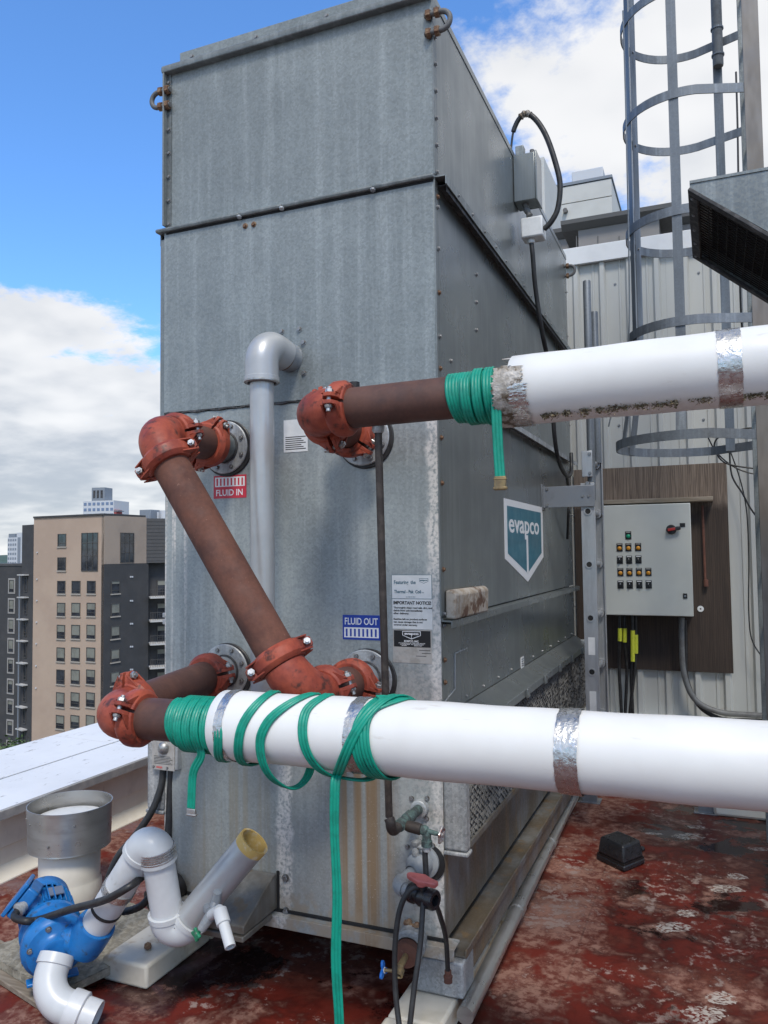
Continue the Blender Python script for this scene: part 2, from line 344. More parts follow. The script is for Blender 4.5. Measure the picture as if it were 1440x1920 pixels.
# ------------------------------------------------------------------ mesh helpers
def frame(axis, hint=None):
    a = V(axis).normalized(); h = V(hint) if hint is not None else (V((0, 0, 1)) if abs(a.z) < .9 else V((0, 1, 0)))
    e = (h-a*h.dot(a)).normalized(); return a, e, a.cross(e)

def smooth_path(pts, n=8):
    pts = [V(p) for p in pts]; out = []
    P = [pts[0]*2-pts[1]]+pts+[pts[-1]*2-pts[-2]]
    for i in range(1, len(P)-2):
        p0, p1, p2, p3 = P[i-1:i+3]
        for k in range(n):
            t = k/n
            out.append(.5*((2*p1)+(p2-p0)*t+(2*p0-5*p1+4*p2-p3)*t*t+(3*p1-p0-3*p2+p3)*t**3))
    out.append(pts[-1]); return out

class MB:
    def __init__(s): s.v = []; s.f = []
    def add(s, vs, fs):
        o = len(s.v); s.v += [V(p) for p in vs]; s.f += [[i+o for i in f] for f in fs]; return s
    def obox(s, p, a, b, c):
        p, a, b, c = V(p), V(a), V(b), V(c)
        q = [p, p+a, p+a+b, p+b]; vs = q+[x+c for x in q]
        fs = [[3, 2, 1, 0], [4, 5, 6, 7], [0, 1, 5, 4], [1, 2, 6, 5], [2, 3, 7, 6], [3, 0, 4, 7]]
        if a.cross(b).dot(c) < 0: fs = [f[::-1] for f in fs]
        return s.add(vs, fs)
    def box(s, lo, hi):
        lo, hi = V(lo), V(hi); d = hi-lo
        return s.obox(lo, (d.x, 0, 0), (0, d.y, 0), (0, 0, d.z))
    def cbox(s, c, ax, ay, az):
        c, ax, ay, az = V(c), V(ax), V(ay), V(az); return s.obox(c-(ax+ay+az)*.5, ax, ay, az)
    def prism(s, poly, ext):
        poly = [V(p) for p in poly]; ext = V(ext); n = len(poly)
        nrm = V((0, 0, 0))
        for i in range(n): nrm += poly[i].cross(poly[(i+1) % n])
        vs = poly+[p+ext for p in poly]
        fs = [list(range(n))[::-1], list(range(n, 2*n))]+[[i, (i+1) % n, n+(i+1) % n, n+i] for i in range(n)]
        c = sum(poly, V((0, 0, 0)))/n
        nr = V((0, 0, 0))
        for i in range(n): nr += (poly[i]-c).cross(poly[(i+1) % n]-c)
        if nr.dot(ext) < 0: fs = [f[::-1] for f in fs]
        return s.add(vs, fs)
    def lathe(s, prof, o, axis, seg=24, hint=None):
        """prof: list of (radius, distance along axis)"""
        a, e, t = frame(axis, hint); o = V(o); vs = []; fs = []
        for (r, h) in prof:
            for k in range(seg):
                an = 2*math.pi*k/seg; vs.append(o+a*h+(e*math.cos(an)+t*math.sin(an))*max(r, 1e-5))
        for i in range(len(prof)-1):
            for k in range(seg):
                k2 = (k+1) % seg; fs.append([i*seg+k, i*seg+k2, (i+1)*seg+k2, (i+1)*seg+k])
        return s.add(vs, fs)
    def cyl(s, p, q, r, seg=16, r2=None):
        p, q = V(p), V(q); L = (q-p).length; r2 = r if r2 is None else r2
        return s.lathe([(0, 0), (r, 0), (r2, L), (0, L)], p, q-p, seg)
    def tube(s, path, r, seg=12, cap=True, closed=False):
        path = [V(p) for p in path]; n = len(path); rs = r if isinstance(r, (list, tuple)) else [r]*n
        tans = []
        for i in range(n):
            if closed: tn = path[(i+1) % n]-path[i-1]
            else: tn = path[min(i+1, n-1)]-path[max(i-1, 0)]
            tans.append(tn.normalized())
        a, e, t = frame(tans[0]); vs = []; fs = []
        for i in range(n):
            tn = tans[i]; e = (e-tn*e.dot(tn)).normalized(); b = tn.cross(e)
            for k in range(seg):
                an = 2*math.pi*k/seg; vs.append(path[i]+(e*math.cos(an)+b*math.sin(an))*rs[i])
        m = n if closed else n-1
        for i in range(m):
            j = (i+1) % n
            for k in range(seg):
                k2 = (k+1) % seg; fs.append([i*seg+k, i*seg+k2, j*seg+k2, j*seg+k])
        if cap and not closed:
            fs.append(list(range(seg))[::-1]); fs.append([(n-1)*seg+k for k in range(seg)])
        return s.add(vs, fs)
    def ribbon(s, path, ups, prof, cap=True):
        """sweep a 2D profile (side, up) along path; ups: one up vector per point"""
        path = [V(p) for p in path]; n = len(path); m = len(prof); vs = []; fs = []
        for i in range(n):
            tn = (path[min(i+1, n-1)]-path[max(i-1, 0)]).normalized(); u = V(ups[i]); u = (u-tn*u.dot(tn)).normalized(); sd = tn.cross(u)
            for (a, b) in prof: vs.append(path[i]+sd*a+u*b)
        for i in range(n-1):
            for k in range(m):
                k2 = (k+1) % m; fs.append([i*m+k, i*m+k2, (i+1)*m+k2, (i+1)*m+k])
        if cap: fs.append(list(range(m))[::-1]); fs.append([(n-1)*m+k for k in range(m)])
        return s.add(vs, fs)
    def hexnut(s, o, axis, r, h, seg=6):
        return s.lathe([(0, 0), (r*.9, 0), (r, h*.15), (r, h*.85), (r*.88, h), (0, h)], o, axis, seg)
    def center(s):
        lo = V((min(p.x for p in s.v), min(p.y for p in s.v), min(p.z for p in s.v))); hi = V((max(p.x for p in s.v), max(p.y for p in s.v), max(p.z for p in s.v)))
        return lo, hi
    def mesh(s, name, mat, off=V((0, 0, 0)), smooth=40):
        me = bpy.data.meshes.new(name); me.from_pydata([tuple(p-off) for p in s.v], [], s.f); me.validate(); me.update()
        me.materials.append(MATS[mat])
        if smooth:
            me.polygons.foreach_set('use_smooth', [True]*len(me.polygons)); me.set_sharp_from_angle(angle=R_(smooth))
        return me
    def build(s, name, mat, parent=None, label=None, cat=None, group=None, kind=None, bevel=0, smooth=40, bseg=2):
        if parent is None:
            lo, hi = s.center(); off = V(((lo.x+hi.x)/2, (lo.y+hi.y)/2, lo.z))
        else: off = wloc(parent)
        me = s.mesh(name, mat, off, smooth); o = bpy.data.objects.new(name, me); COL.objects.link(o)
        if parent is None: o.location = off
        else: o.parent = parent
        if bevel:
            b = o.modifiers.new('bevel', 'BEVEL'); b.width = bevel; b.segments = bseg; b.limit_method = 'ANGLE'; b.angle_limit = R_(35); b.harden_normals = False
        return tag(o, label, cat, group, kind)

def wloc(o):
    l = V(o.location)
    while o.parent is not None: o = o.parent; l = l+V(o.location)
    return l
def tag(o, label=None, cat=None, group=None, kind=None):
    if label: o['label'] = label
    if cat: o['category'] = cat
    if group: o['group'] = group
    if kind: o['kind'] = kind
    return o
def empty(name, loc, label, cat, group=None):
    o = bpy.data.objects.new(name, None); COL.objects.link(o); o.location = loc; o.empty_display_size = .1
    return tag(o, label, cat, group)
def orient(axis, hint=None):
    a, e, t = frame(axis, hint); return Matrix((e, t, a)).transposed().to_4x4()
def inst(name, me, parent, pos, axis=None, hint=None, sc=1.0, rz=0):
    """one more piece that shares mesh data; local z of the mesh points along axis"""
    o = bpy.data.objects.new(name, me); COL.objects.link(o); o.parent = parent
    mt = Matrix.Translation(V(pos)-wloc(parent))
    if axis is not None: mt = mt @ orient(axis, hint)
    if rz: mt = mt @ Matrix.Rotation(R_(rz), 4, 'Z')
    if sc != 1.0: mt = mt @ Matrix.Scale(sc, 4)
    o.matrix_basis = mt
    return o
def text_mb(body, size, origin, ux, uy, ext=.0006, align='LEFT', width=None, bold=0.0):
    """flat lettering; ux/uy are the reading and up directions"""
    cu = bpy.data.curves.new('txt', 'FONT'); cu.body = body; cu.size = size; cu.extrude = ext; cu.align_x = align; cu.offset = bold
    cu.resolution_u = 3
    ob = bpy.data.objects.new('txt', cu); COL.objects.link(ob)
    dg = bpy.context.evaluated_depsgraph_get(); dg.update()
    me = bpy.data.meshes.new_from_object(ob.evaluated_get(dg))
    ux, uy = V(ux).normalized(), V(uy).normalized(); uz = ux.cross(uy); m = MB()
    xs = [p.co.x for p in me.vertices]; k = 1.0
    if width and xs: k = width/(max(xs)-min(xs)+1e-9)
    x0 = min(xs) if xs else 0
    vs = [V(origin)+ux*(((p.co.x-x0)*k) if align == 'LEFT' else p.co.x*k)+uy*p.co.y+uz*p.co.z for p in me.vertices]
    m.add(vs, [list(p.vertices) for p in me.polygons])
    bpy.data.objects.remove(ob); bpy.data.curves.remove(cu); bpy.data.meshes.remove(me)
    return m

# shared small hardware (local z = outward)
def _screw():
    m = MB(); m.lathe([(.0, 0), (.0105, 0), (.0105, .002), (.006, .0025)], (0, 0, 0), (0, 0, 1), 10)
    m.hexnut((0, 0, .002), (0, 0, 1), .0068, .006); return m
SCREW = _screw().mesh('screw', 'screw_metal'); SCREW_R = _screw().mesh('rusty_screw', 'rusty_bolt')
def _bolt(): m = MB(); m.lathe([(0, 0), (.014, 0), (.014, .003), (.009, .003)], (0, 0, 0), (0, 0, 1), 12); m.hexnut((0, 0, .003), (0, 0, 1), .0105, .008); return m
BOLT = _bolt().mesh('bolt', 'screw_metal')

# ================================================================== SETTING
def setting():
    g_ = MB().add([(-6000, -6000, -34), (6000, -6000, -34), (6000, 6000, -34), (-6000, 6000, -34)], [[0, 1, 2, 3]])
    g_.build('ground', 'city_ground', kind='structure', smooth=0)
    r = MB().add([(-2.56, -7, 0), (7, -7, 0), (7, 3.52, 0), (-2.56, 3.52, 0)], [[0, 1, 2, 3]])
    r.build('roof', 'roof_membrane', kind='structure', smooth=0)
    # far hills on the horizon
    m = MB(); n = 60; vs = []
    for i in range(n+1):
        a = R_(-100+150*i/n); d = 3800
        h = 6+14*max(0, math.sin(i*.9)+.6*math.sin(i*.37+1))
        vs += [(math.sin(a)*d, math.cos(a)*d, -34), (math.sin(a)*(d+300), math.cos(a)*(d+300), 2+h), (math.sin(a)*(d+900), math.cos(a)*(d+900), -34)]
    fs = []
    for i in range(n):
        fs += [[3*i, 3*i+3, 3*i+4, 3*i+1], [3*i+1, 3*i+4, 3*i+5, 3*i+2]]
    m.add(vs, fs).build('hills', 'hill', kind='structure')
setting()

def parapet():
    t = empty('parapet', (-2.9, 0, 0), 'low white roof parapet with broad metal coping along the left edge', 'parapet')
    m = MB(); m.box((-3.33, -7, -34), (-2.53, 14, .33)); m.build('wall', 'white_membrane', t, bevel=.01)
    # cant / flashing ledge at mid height on the inner face
    m = MB(); m.prism([(-2.53, -7, .0), (-2.46, -7, .0), (-2.53, -7, .06)], (0, 21, 0)); m.build('cant_strip', 'white_membrane', t)
    m = MB(); m.box((-2.529, -7, .15), (-2.519, 14, .33)); m.build('upper_flashing', 'white_membrane', t, bevel=.003)
    y = -7.0; L = 3.05; ys = []
    y0 = at(285, 1402, Z=.38).y-.02
    y = y0-L*3
    while y < 14:
        m = MB(); m.prism([(-2.425, y, .383), (-2.425, y, .335), (-2.433, y, .335), (-2.433, y, .372), (-2.86, y, .374), (-2.86, y, .389)], (0, L-.006, 0)); m.build('coping_plate', 'coping_white', t)
        m = MB(); m.prism([(-2.868, y, .392), (-2.868, y, .37), (-3.38, y, .37), (-3.38, y, .33), (-3.395, y, .33), (-3.395, y, .40)], (0, L-.006, 0)); m.build('coping_plate', 'coping_white', t)
        m = MB(); m.box((-3.38, y+L-.012, .362), (-2.43, y+L+.006, .37)); m.build('joint_strip', 'coping_edge', t)
        y += L
    m = MB(); m.box((-2.4245, -7, .332), (-2.418, 14, .375)); m.build('drip_edge', 'coping_edge', t)
    m = MB(); m.tube([(-2.463, -7, .0), (-2.463, 14, .0)], .012, 6); m.build('sealant_bead', 'white_membrane', t)
parapet()

# ================================================================== COOLING TOWER
TW, TD = 1.2206, 2.94
ZB, ZP, ZS, ZM, ZT = .241, 1.397, 2.253, 3.046, 3.742
ZI, ZL = 1.06, .590       # air inlet top / bottom
def tower():
    t = empty('cooling_tower', (-TW/2, TD/2, ZB), 'tall galvanised steel cooling tower box with stickers on its front and side', 'cooling tower')
    # ---- front panels
    m = MB(); m.box((-TW, 0, ZM+.012), (0, .03, ZT)); m.build('front_panel', 'galv_front', t, label='uppermost weathered front panel')
    m = MB(); m.box((-TW-.012, -.006, ZS+.004), (-.002, .03, ZM-.002)); m.build('front_panel', 'galv_front', t, label='middle weathered front panel', bevel=.002)
    m = MB(); m.box((-TW-.006, -.003, ZB+.03), (-.002, .03, ZS-.004)); m.build('front_panel', 'galv_body', t, label='tall lower front panel with rust runs and lime drips', bevel=.002)
    # sealed seam line
    m = MB(); pts = [(-TW-.006+TW*i/60, -.0055+.001*math.sin(i*2.1), ZS+.0025*math.sin(i*1.3)) for i in range(61)]; m.tube(pts, [.0045+.0018*math.sin(i*.9+1)+.001*math.sin(i*2.7) for i in range(61)], 6); m.build('seam_sealant', 'sealant', t)
    # ---- right side panels (face at x = 0)
    def side(z0, z1, nm, mat='galv_side', x=0.0, y0=.004, y1=TD): MB().box((x-.03, y0, z0), (x, y1, z1)).build(nm, mat, t)
    side(ZM+.004, ZT, 'side_panel'); side(2.275, ZM-.004, 'side_panel'); side(ZP+.012, 2.265, 'side_panel'); side(ZI, ZP-.004, 'side_panel')
    side(ZB+.03, ZI-.004, 'basin_wall', 'galv_basin', 0)
    # left side, back and the inner body
    MB().box((-TW+.0, .031, ZB+.03), (-TW+.03, TD, ZT-.001)).build('side_panel', 'galv_side', t)
    MB().box((-TW+.03, TD-.03, ZB+.03), (-.031, TD, ZT-.001)).build('back_panel', 'galv_side', t)
    MB().box((-TW+.032, .032, ZB+.04), (-.032, TD-.032, ZB+.05)).build('basin_floor', 'galv_basin', t)
    # ---- corner angle on front right, left trim
    m = MB(); m.box((-.0015, -.004, ZM+.016), (.0035, .035, ZT+.01)); m.build('corner_trim', 'galv_trim', t)
    m = MB(); m.box((-.0015, -.008, ZP+.02), (.0035, .030, ZM-.004)); m.build('corner_trim', 'galv_trim', t)
    m = MB(); m.box((-.0015, -.005, ZB+.03), (.003, .028, ZL-.01)); m.build('corner_trim', 'galv_basin', t)
    m = MB(); m.box((-TW-.004, -.030, ZM+.02), (-TW+.004, .03, ZT+.0)); m.box((-TW+.004, -.005, ZM+.02), (-TW+.022, -.0, ZT)); m.build('corner_trim', 'galv_trim', t)
    m = MB(); m.box((-TW-.035, .0, ZS-.25), (-TW-.013, .06, ZM-.03)); m.build('corner_trim', 'galv_trim', t)
    # ---- middle flange, rolled, in three lengths with lap joints
    zf = ZM
    segs = [(-TW-.045, -.845), (-.842, -.645), (-.642, -.245), (-.242, .002)]
    for (a, b) in segs:
        m = MB(); m.prism([(a, -.022, zf-.004), (a, -.026, zf+.006), (a, -.018, zf+.014), (a, .01, zf+.016), (a, .01, zf-.004)], (b-a, 0, 0)); m.build('flange_strip', 'galv_trim', t, bevel=.0025)
    for k in (-.843, -.643, -.243):
        MB().lathe([(0, 0), (.012, 0), (.01, .006), (0, .009)], (k, -.018, zf-.004), (0, -.4, -1), 8).build('rivet_dab', 'galv_light', t)
    MB().box((-TW, -.0075, zf-.014), (0, .0, zf-.005)).build('flange_gap_shade', 'dark_gap', t)  # dark strip painted in for the shadow gap below the flange
    m = MB(); m.box((-TW-.045, .01, zf-.004), (-TW-.012, TD, zf+.012)); m.box((-TW-.045, .01, zf-.05), (-TW-.04, TD, zf-.004)); m.build('side_flange', 'galv_trim', t)
    # right side flange: an angle that overhangs the mid panel
    m = MB(); m.prism([(.0, -.006, zf+.006), (.048, -.006, zf+.004), (.048, -.006, zf-.030), (.044, -.006, zf-.030), (.044, -.006, zf+.0), (0, -.006, zf+.001)], (0, TD+.01, 0)); m.build('side_flange', 'galv_trim', t)
    m = MB(); m.prism([(.0, .03, zf-.016), (.040, .03, zf-.016), (.040, .03, zf-.046), (.036, .03, zf-.046), (.036, .03, zf-.02), (0, .03, zf-.02)], (0, TD-.03, 0)); m.build('side_flange', 'sealant', t)
    # second side flange
    m = MB(); m.prism([(.0, .9, 2.276), (.045, .9, 2.274), (.045, .9, 2.248), (.041, .9, 2.248), (.041, .9, 2.268), (0, .9, 2.270)], (0, TD-.9, 0)); m.build('side_flange', 'galv_light', t)
    m = MB(); m.box((0, .0, 2.264), (.006, .9, 2.276)); m.build('side_flange', 'galv_side', t)
    # ledge above the access panel
    m = MB(); m.prism([(.0, .0, ZP+.006), (.042, .0, ZP+.004), (.042, .0, ZP-.022), (.038, .0, ZP-.022), (.038, .0, ZP-.001), (0, .0, ZP+.001)], (0, TD, 0)); m.build('ledge', 'galv_side', t)
    MB().box((.0, .02, ZP-.010), (.037, TD, ZP-.002)).build('ledge_gap_shade', 'dark_gap', t)  # black strip standing in for the shade beneath the ledge
    # ---- top lip and fan cowl
    m = MB(); m.prism([(-TW-.01, .01, ZT), (-TW-.01, -.03, ZT), (-TW-.01, -.034, ZT+.012), (-TW-.01, -.03, ZT+.030), (-TW-.01, .04, ZT+.034)], (TW+.012, 0, 0)); m.build('top_lip', 'galv_trim', t, bevel=.003)
    m = MB(); m.box((-.002, .01, ZT), (.003, TD, ZT+.03)); m.build('top_lip', 'galv_side', t)
    m = MB(); m.box((-TW+.03, .045, ZT+.02), (-.004, .06, ZT+.125)); m.box((-TW+.03, .06, ZT+.02), (-TW+.045, TD-.1, ZT+.125)); m.box((-.018, .06, ZT+.02), (-.004, TD-.1, ZT+.035)); m.build('fan_cowl', 'galv_front', t, bevel=.003)
    for px in (360, 480, 612):
        q = at(px, 90-(px-360)*.3, Y=.045); inst('screw', SCREW, t, (q.x, .045, ZT+.09), (0, -1, 0))
    # ---- air inlet (right side) with honeycomb fill, and its mirror on the left
    XL = .088
    m = MB(); m.box((.001, -.014, ZL), (XL, .035, ZI-.004)); m.build('inlet_post', 'galv_crust', t, bevel=.010, bseg=3)
    m = MB(); m.box((.0, -.018, ZL-.016), (XL+.004, .04, ZL-.001)); m.build('post_foot', 'galv_crust', t, bevel=.005)
    m = MB(); m.prism([(.0, .036, ZI-.002), (XL-.02, .036, ZI-.045), (XL+.010, .036, ZI-.05), (XL+.010, .036, ZI-.085), (XL-.02, .036, ZI-.085), (XL-.03, .036, ZI-.06), (0, .036, ZI-.03)], (0, TD-.04, 0)); m.build('inlet_rail', 'galv_side', t, bevel=.003)
    for k in range(6):
        y = .5+k*.42; MB().box((XL+.010, y, ZI-.09), (XL+.020, y+.05, ZI-.048)).build('rail_clip', 'galv_side', t, bevel=.002)
    m = MB(); m.prism([(.001, .041, ZL-.012), (XL, .041, ZL+.004), (XL, .041, ZL+.024), (XL-.008, .041, ZL+.024), (XL-.01, .041, ZL+.01), (.001, .041, ZL)], (0, TD-.045, 0)); m.build('inlet_sill', 'galv_basin', t)
    m = MB(); m.box((.001, TD-.045, ZL+.02), (XL, TD-.0, ZI-.03)); m.build('inlet_post', 'galv_light', t, bevel=.006)
    # fill: corrugated sheets edge-on
    m = MB(); ny = 150; nz = 34; y0, y1 = .04, TD-.05; z0, z1 = ZL+.012, ZI-.05
    for i in range(ny):
        ya = y0+(y1-y0)*i/ny; w = (y1-y0)/ny
        row = []
        for j in range(nz+1):
            z = z0+(z1-z0)*j/nz; off = (w*.42)*(1 if j % 2 else -1)*(1 if i % 2 else -1)
            row.append((z, off))
        for j in range(nz):
            (za, oa), (zb, ob) = row[j], row[j+1]
            x1 = XL-.010+random.uniform(-.003, .002)
            vs = [(x1, ya+oa+w*.38, za), (x1, ya+oa+w*.62, za), (x1, ya+ob+w*.62, zb), (x1, ya+ob+w*.38, zb)]
            vs2 = [(x1-.03, p[1], p[2]) for p in vs]
            m.add(vs+vs2, [[0, 1, 2, 3], [0, 4, 5, 1], [2, 6, 7, 3], [1, 5, 6, 2], [3, 7, 4, 0]])
    m.build('inlet_fill', 'fill_black', t, kind='stuff', smooth=0)
    MB().box((.004, .04, z0), (XL-.05, TD-.05, z1)).build('fill_core_shade', 'dark_gap', t)  # black block standing in for the shade between the fill sheets
    xl = -TW
    m = MB(); m.box((xl-XL, -.014, ZL), (xl-.001, .035, ZI-.004)); m.build('inlet_post', 'galv_crust', t, bevel=.010, bseg=3)
    m = MB(); m.box((xl-XL-.004, -.018, ZL-.016), (xl, .04, ZL-.001)); m.build('post_foot', 'galv_crust', t, bevel=.005)
    m = MB(); m.box((xl-XL+.01, .04, ZL), (xl-.002, TD, ZI-.03)); m.build('inlet_fill', 'fill_black', t)
    # ---- base flange, channel, corner block
    m = MB(); m.prism([(-TW-.02, -.040, ZB+.022), (-TW-.02, -.044, ZB-.020), (-TW-.02, -.038, ZB-.02), (-TW-.02, -.036, ZB+.016), (-TW-.02, .03, ZB+.018), (-TW-.02, .03, ZB+.026)], (TW+.062, 0, 0)); m.build('base_flange', 'galv_body', t, bevel=.002)
    m = MB(); m.box((-TW, -.012, ZB+.027), (0, -.002, ZB+.036)); m.build('flange_gap_shade', 'dark_gap', t)  # dark strip painted for the shade in the gap above the flange
    m = MB(); m.prism([(-.10, .0, ZB-.022), (.075, .0, ZB-.022), (.075, .0, ZB+.006), (.068, .0, ZB+.006), (.068, .0, ZB-.014), (-.10, .0, ZB-.014)], (0, TD, 0)); m.build('base_channel', 'galv_basin', t, bevel=.002)
    m = MB(); m.prism([(-.02, .02, .125), (.062, .02, .125), (.062, .02, ZB-.024), (-.02, .02, ZB-.024)], (0, TD-.04, 0)); m.build('base_beam', 'galv_basin', t, bevel=.004)
    m = MB(); m.box((-.105, -.035, .094), (.072, .10, ZB-.024)); m.build('corner_block', 'galv_crust', t, bevel=.008)
    m = MB(); m.box((-TW-.06, -.0, .094), (-TW+.09, TD, ZB-.022)); m.build('base_beam', 'galv_basin', t, bevel=.004)
    # ---- sloped sump casing at the lower left of the front
    a = at(515, 1640, Y=-.02); b = at(515, 1716, Y=-.02); c = at(418, 1702, Y=-.16)
    m = MB(); x0 = a.x; xw = -.24
    zt, zb = a.z, ZB+.034
    prof = [(x0, -.006, zt), (x0, -.03, zt), (x0, -.24, zb+.03), (x0, -.24, zb), (x0, -.006, zb)]
    m.prism(prof, (xw, 0, 0)); m.build('sump_casing', 'galv_basin', t, bevel=.004)
    m = MB(); m.box((x0+.002, -.0095, zb), (x0+.012, -.003, zt+.01)); m.build('sump_seam', 'dark_gap', t)
    m = MB(); m.box((x0+xw-.01, -.25, ZB+.012), (x0+.004, -.045, ZB+.032)); m.build('sump_shelf', 'galv_basin', t, bevel=.003)
    # ---- access panel details on the side
    q = at(980, 1243, X=.003)
    MB().box((0, q.y-.03, q.z-.025), (.003, q.y+.03, q.z+.03)).build('rating_sticker', 'label_white', t)
    for i in range(4): MB().box((.0031, q.y-.022, q.z-.015+i*.011), (.0036, q.y+.022, q.z-.011+i*.011)).build('sticker_line', 'ink_black', t)
    pts = [at(876, 1215, X=.002), at(853, 1225, X=.002), at(853, 1292, X=.002), at(834, 1316, X=.002)]
    m = MB()
    for p, q in zip(pts, pts[1:]): m.cyl(p, q, .0025, 6)
    m.build('panel_crease', 'galv_light', t)
    # ---- lifting eyes
    def eye(c, out, along, r=.036):
        """U-bolt: c = centre of the plate, out = direction the bow points, along = direction between the two legs"""
        c, out, along = V(c), V(out).normalized(), V(along).normalized()
        pts = [c+along*r-out*.035]+[c+along*r*math.cos(a)+out*(.03+r*math.sin(a)) for a in [math.pi*k/12 for k in range(13)]]+[c-along*r-out*.035]
        m = MB(); m.tube(pts, .0105, 10); e = m.build('lifting_eye', 'ductile', t)
        for s in (1, -1):
            for h in (-.028, .006): MB().hexnut(c+along*r*s+out*h, out, .020, .018).build('nut', 'rusty_bolt', e, smooth=20)
    eye(at(822, 40, Y=-.012)+V((-.02, 0, 0)), (1, 0, 0), (0, 0, 1), .036)
    eye((-TW-.006, -.018, at(313, 183, Y=-.018).z), (-1, 0, 0), (0, 0, 1), .034)
    eye((.004, TD-.05, at(1060, 505, X=0).z-.02), (1, 0, 0), (0, 0, 1), .036)
    # ---- screws
    for z in [ZM+.03+.105*i for i in range(7)]: inst('screw', SCREW, t, (.004, .018, z), (1, 0, 0)); inst('screw', SCREW, t, (-TW+.012, -.005, z), (0, -1, 0))
    for px, py in ((823, 373), (823, 392), (822, 467), (822, 548), (824, 631), (824, 690), (825, 820), (825, 905), (828, 1068), (829, 1152), (830, 1174), (832, 1238), (833, 1280)):
        q = at(px, py, X=.004); inst('screw', SCREW_R if (py*7) % 5 < 2 else SCREW, t, (.004, .02, q.z), (1, 0, 0))
    for px, py in ((893, 515), (893, 567), (893, 619), (845, 677)): inst('screw', SCREW, t, at(px, py, X=0), (1, 0, 0))
    for k in range(15): inst('screw', SCREW, t, (.048, .15+k*.19, ZM-.013), (1, 0, 0), sc=.7)
    for k in range(11): inst('screw', SCREW, t, (.003, TD-.02, .3+.32*k), (1, 0, 0), sc=.8); inst('screw', SCREW, t, (.0, .3+k*.25, ZI+.02), (1, 0, 0), sc=.7)
    for k in range(9): inst('screw', SCREW, t, (-.011, .2+k*.32, ZT+.03), (0, 0, 1), sc=1.2)
    for px, py in ((460, 424), (476, 421)): inst('screw', SCREW_R, t, at(px, py, Y=-.006), (0, -1, 0), sc=1.15)
    for px, py in ((528, 622), (561, 618), (569, 643), (570, 700)): inst('screw', SCREW, t, at(px, py, Y=-.006), (0, -1, 0), sc=1.15)
    for px, py in ((536, 1646), (537, 1708)): inst('bolt', BOLT, t, at(px, py, Y=-.003), (0, -1, 0), sc=1.1)
    for px, py in ((772, 1497), (801, 1497), (800, 1535), (764, 1588), (812, 1586), (768, 1640)): inst('bolt', BOLT, t, at(px, py, Y=-.003), (0, -1, 0), sc=.7)
    # ---- four coil connection flanges
    for (px, py, z) in ((425, 833, 2.09), (685, 823, 2.09), (425, 1258, 1.18), (685, 1268, 1.18)):
        q = at(px, py, Y=0); c = V((-.919 if px < 500 else -.298, 0, z))
        g_ = MB(); g_.lathe([(.05, -.003), (.116, -.003), (.1165, -.008), (.113, -.011), (.05, -.011)], c+V((.008, 0, -.004)), (0, 1, 0), 40); gk = g_.build('gasket', 'black_rubber', t)
        m = MB(); m.lathe([(.055, -.006), (.107, -.006), (.1085, -.0145), (.105, -.018), (.066, -.018)], c, (0, 1, 0), 40); fl = m.build('coil_flange', 'galv_light', t)
        m = MB(); m.lathe([(.067, -.018), (.067, -.024), (.0625, -.026), (.0625, -.016)], c, (0, 1, 0), 32); m.build('seal_ring', 'sealant', fl)
        m = MB(); m.lathe([(.060, -.010), (.060, -.1), (.05, -.1)], c, (0, 1, 0), 32); m.build('stub', 'mid_pvc' if z < 1.5 else 'galv_trim', fl)
        for k in range(8):
            a = math.pi*2*(k+.5)/8; inst('bolt', BOLT, fl, c+V((math.cos(a)*.089, -.018, math.sin(a)*.089)), (0, -1, 0), sc=.72)
    return t
TOWER = tower()

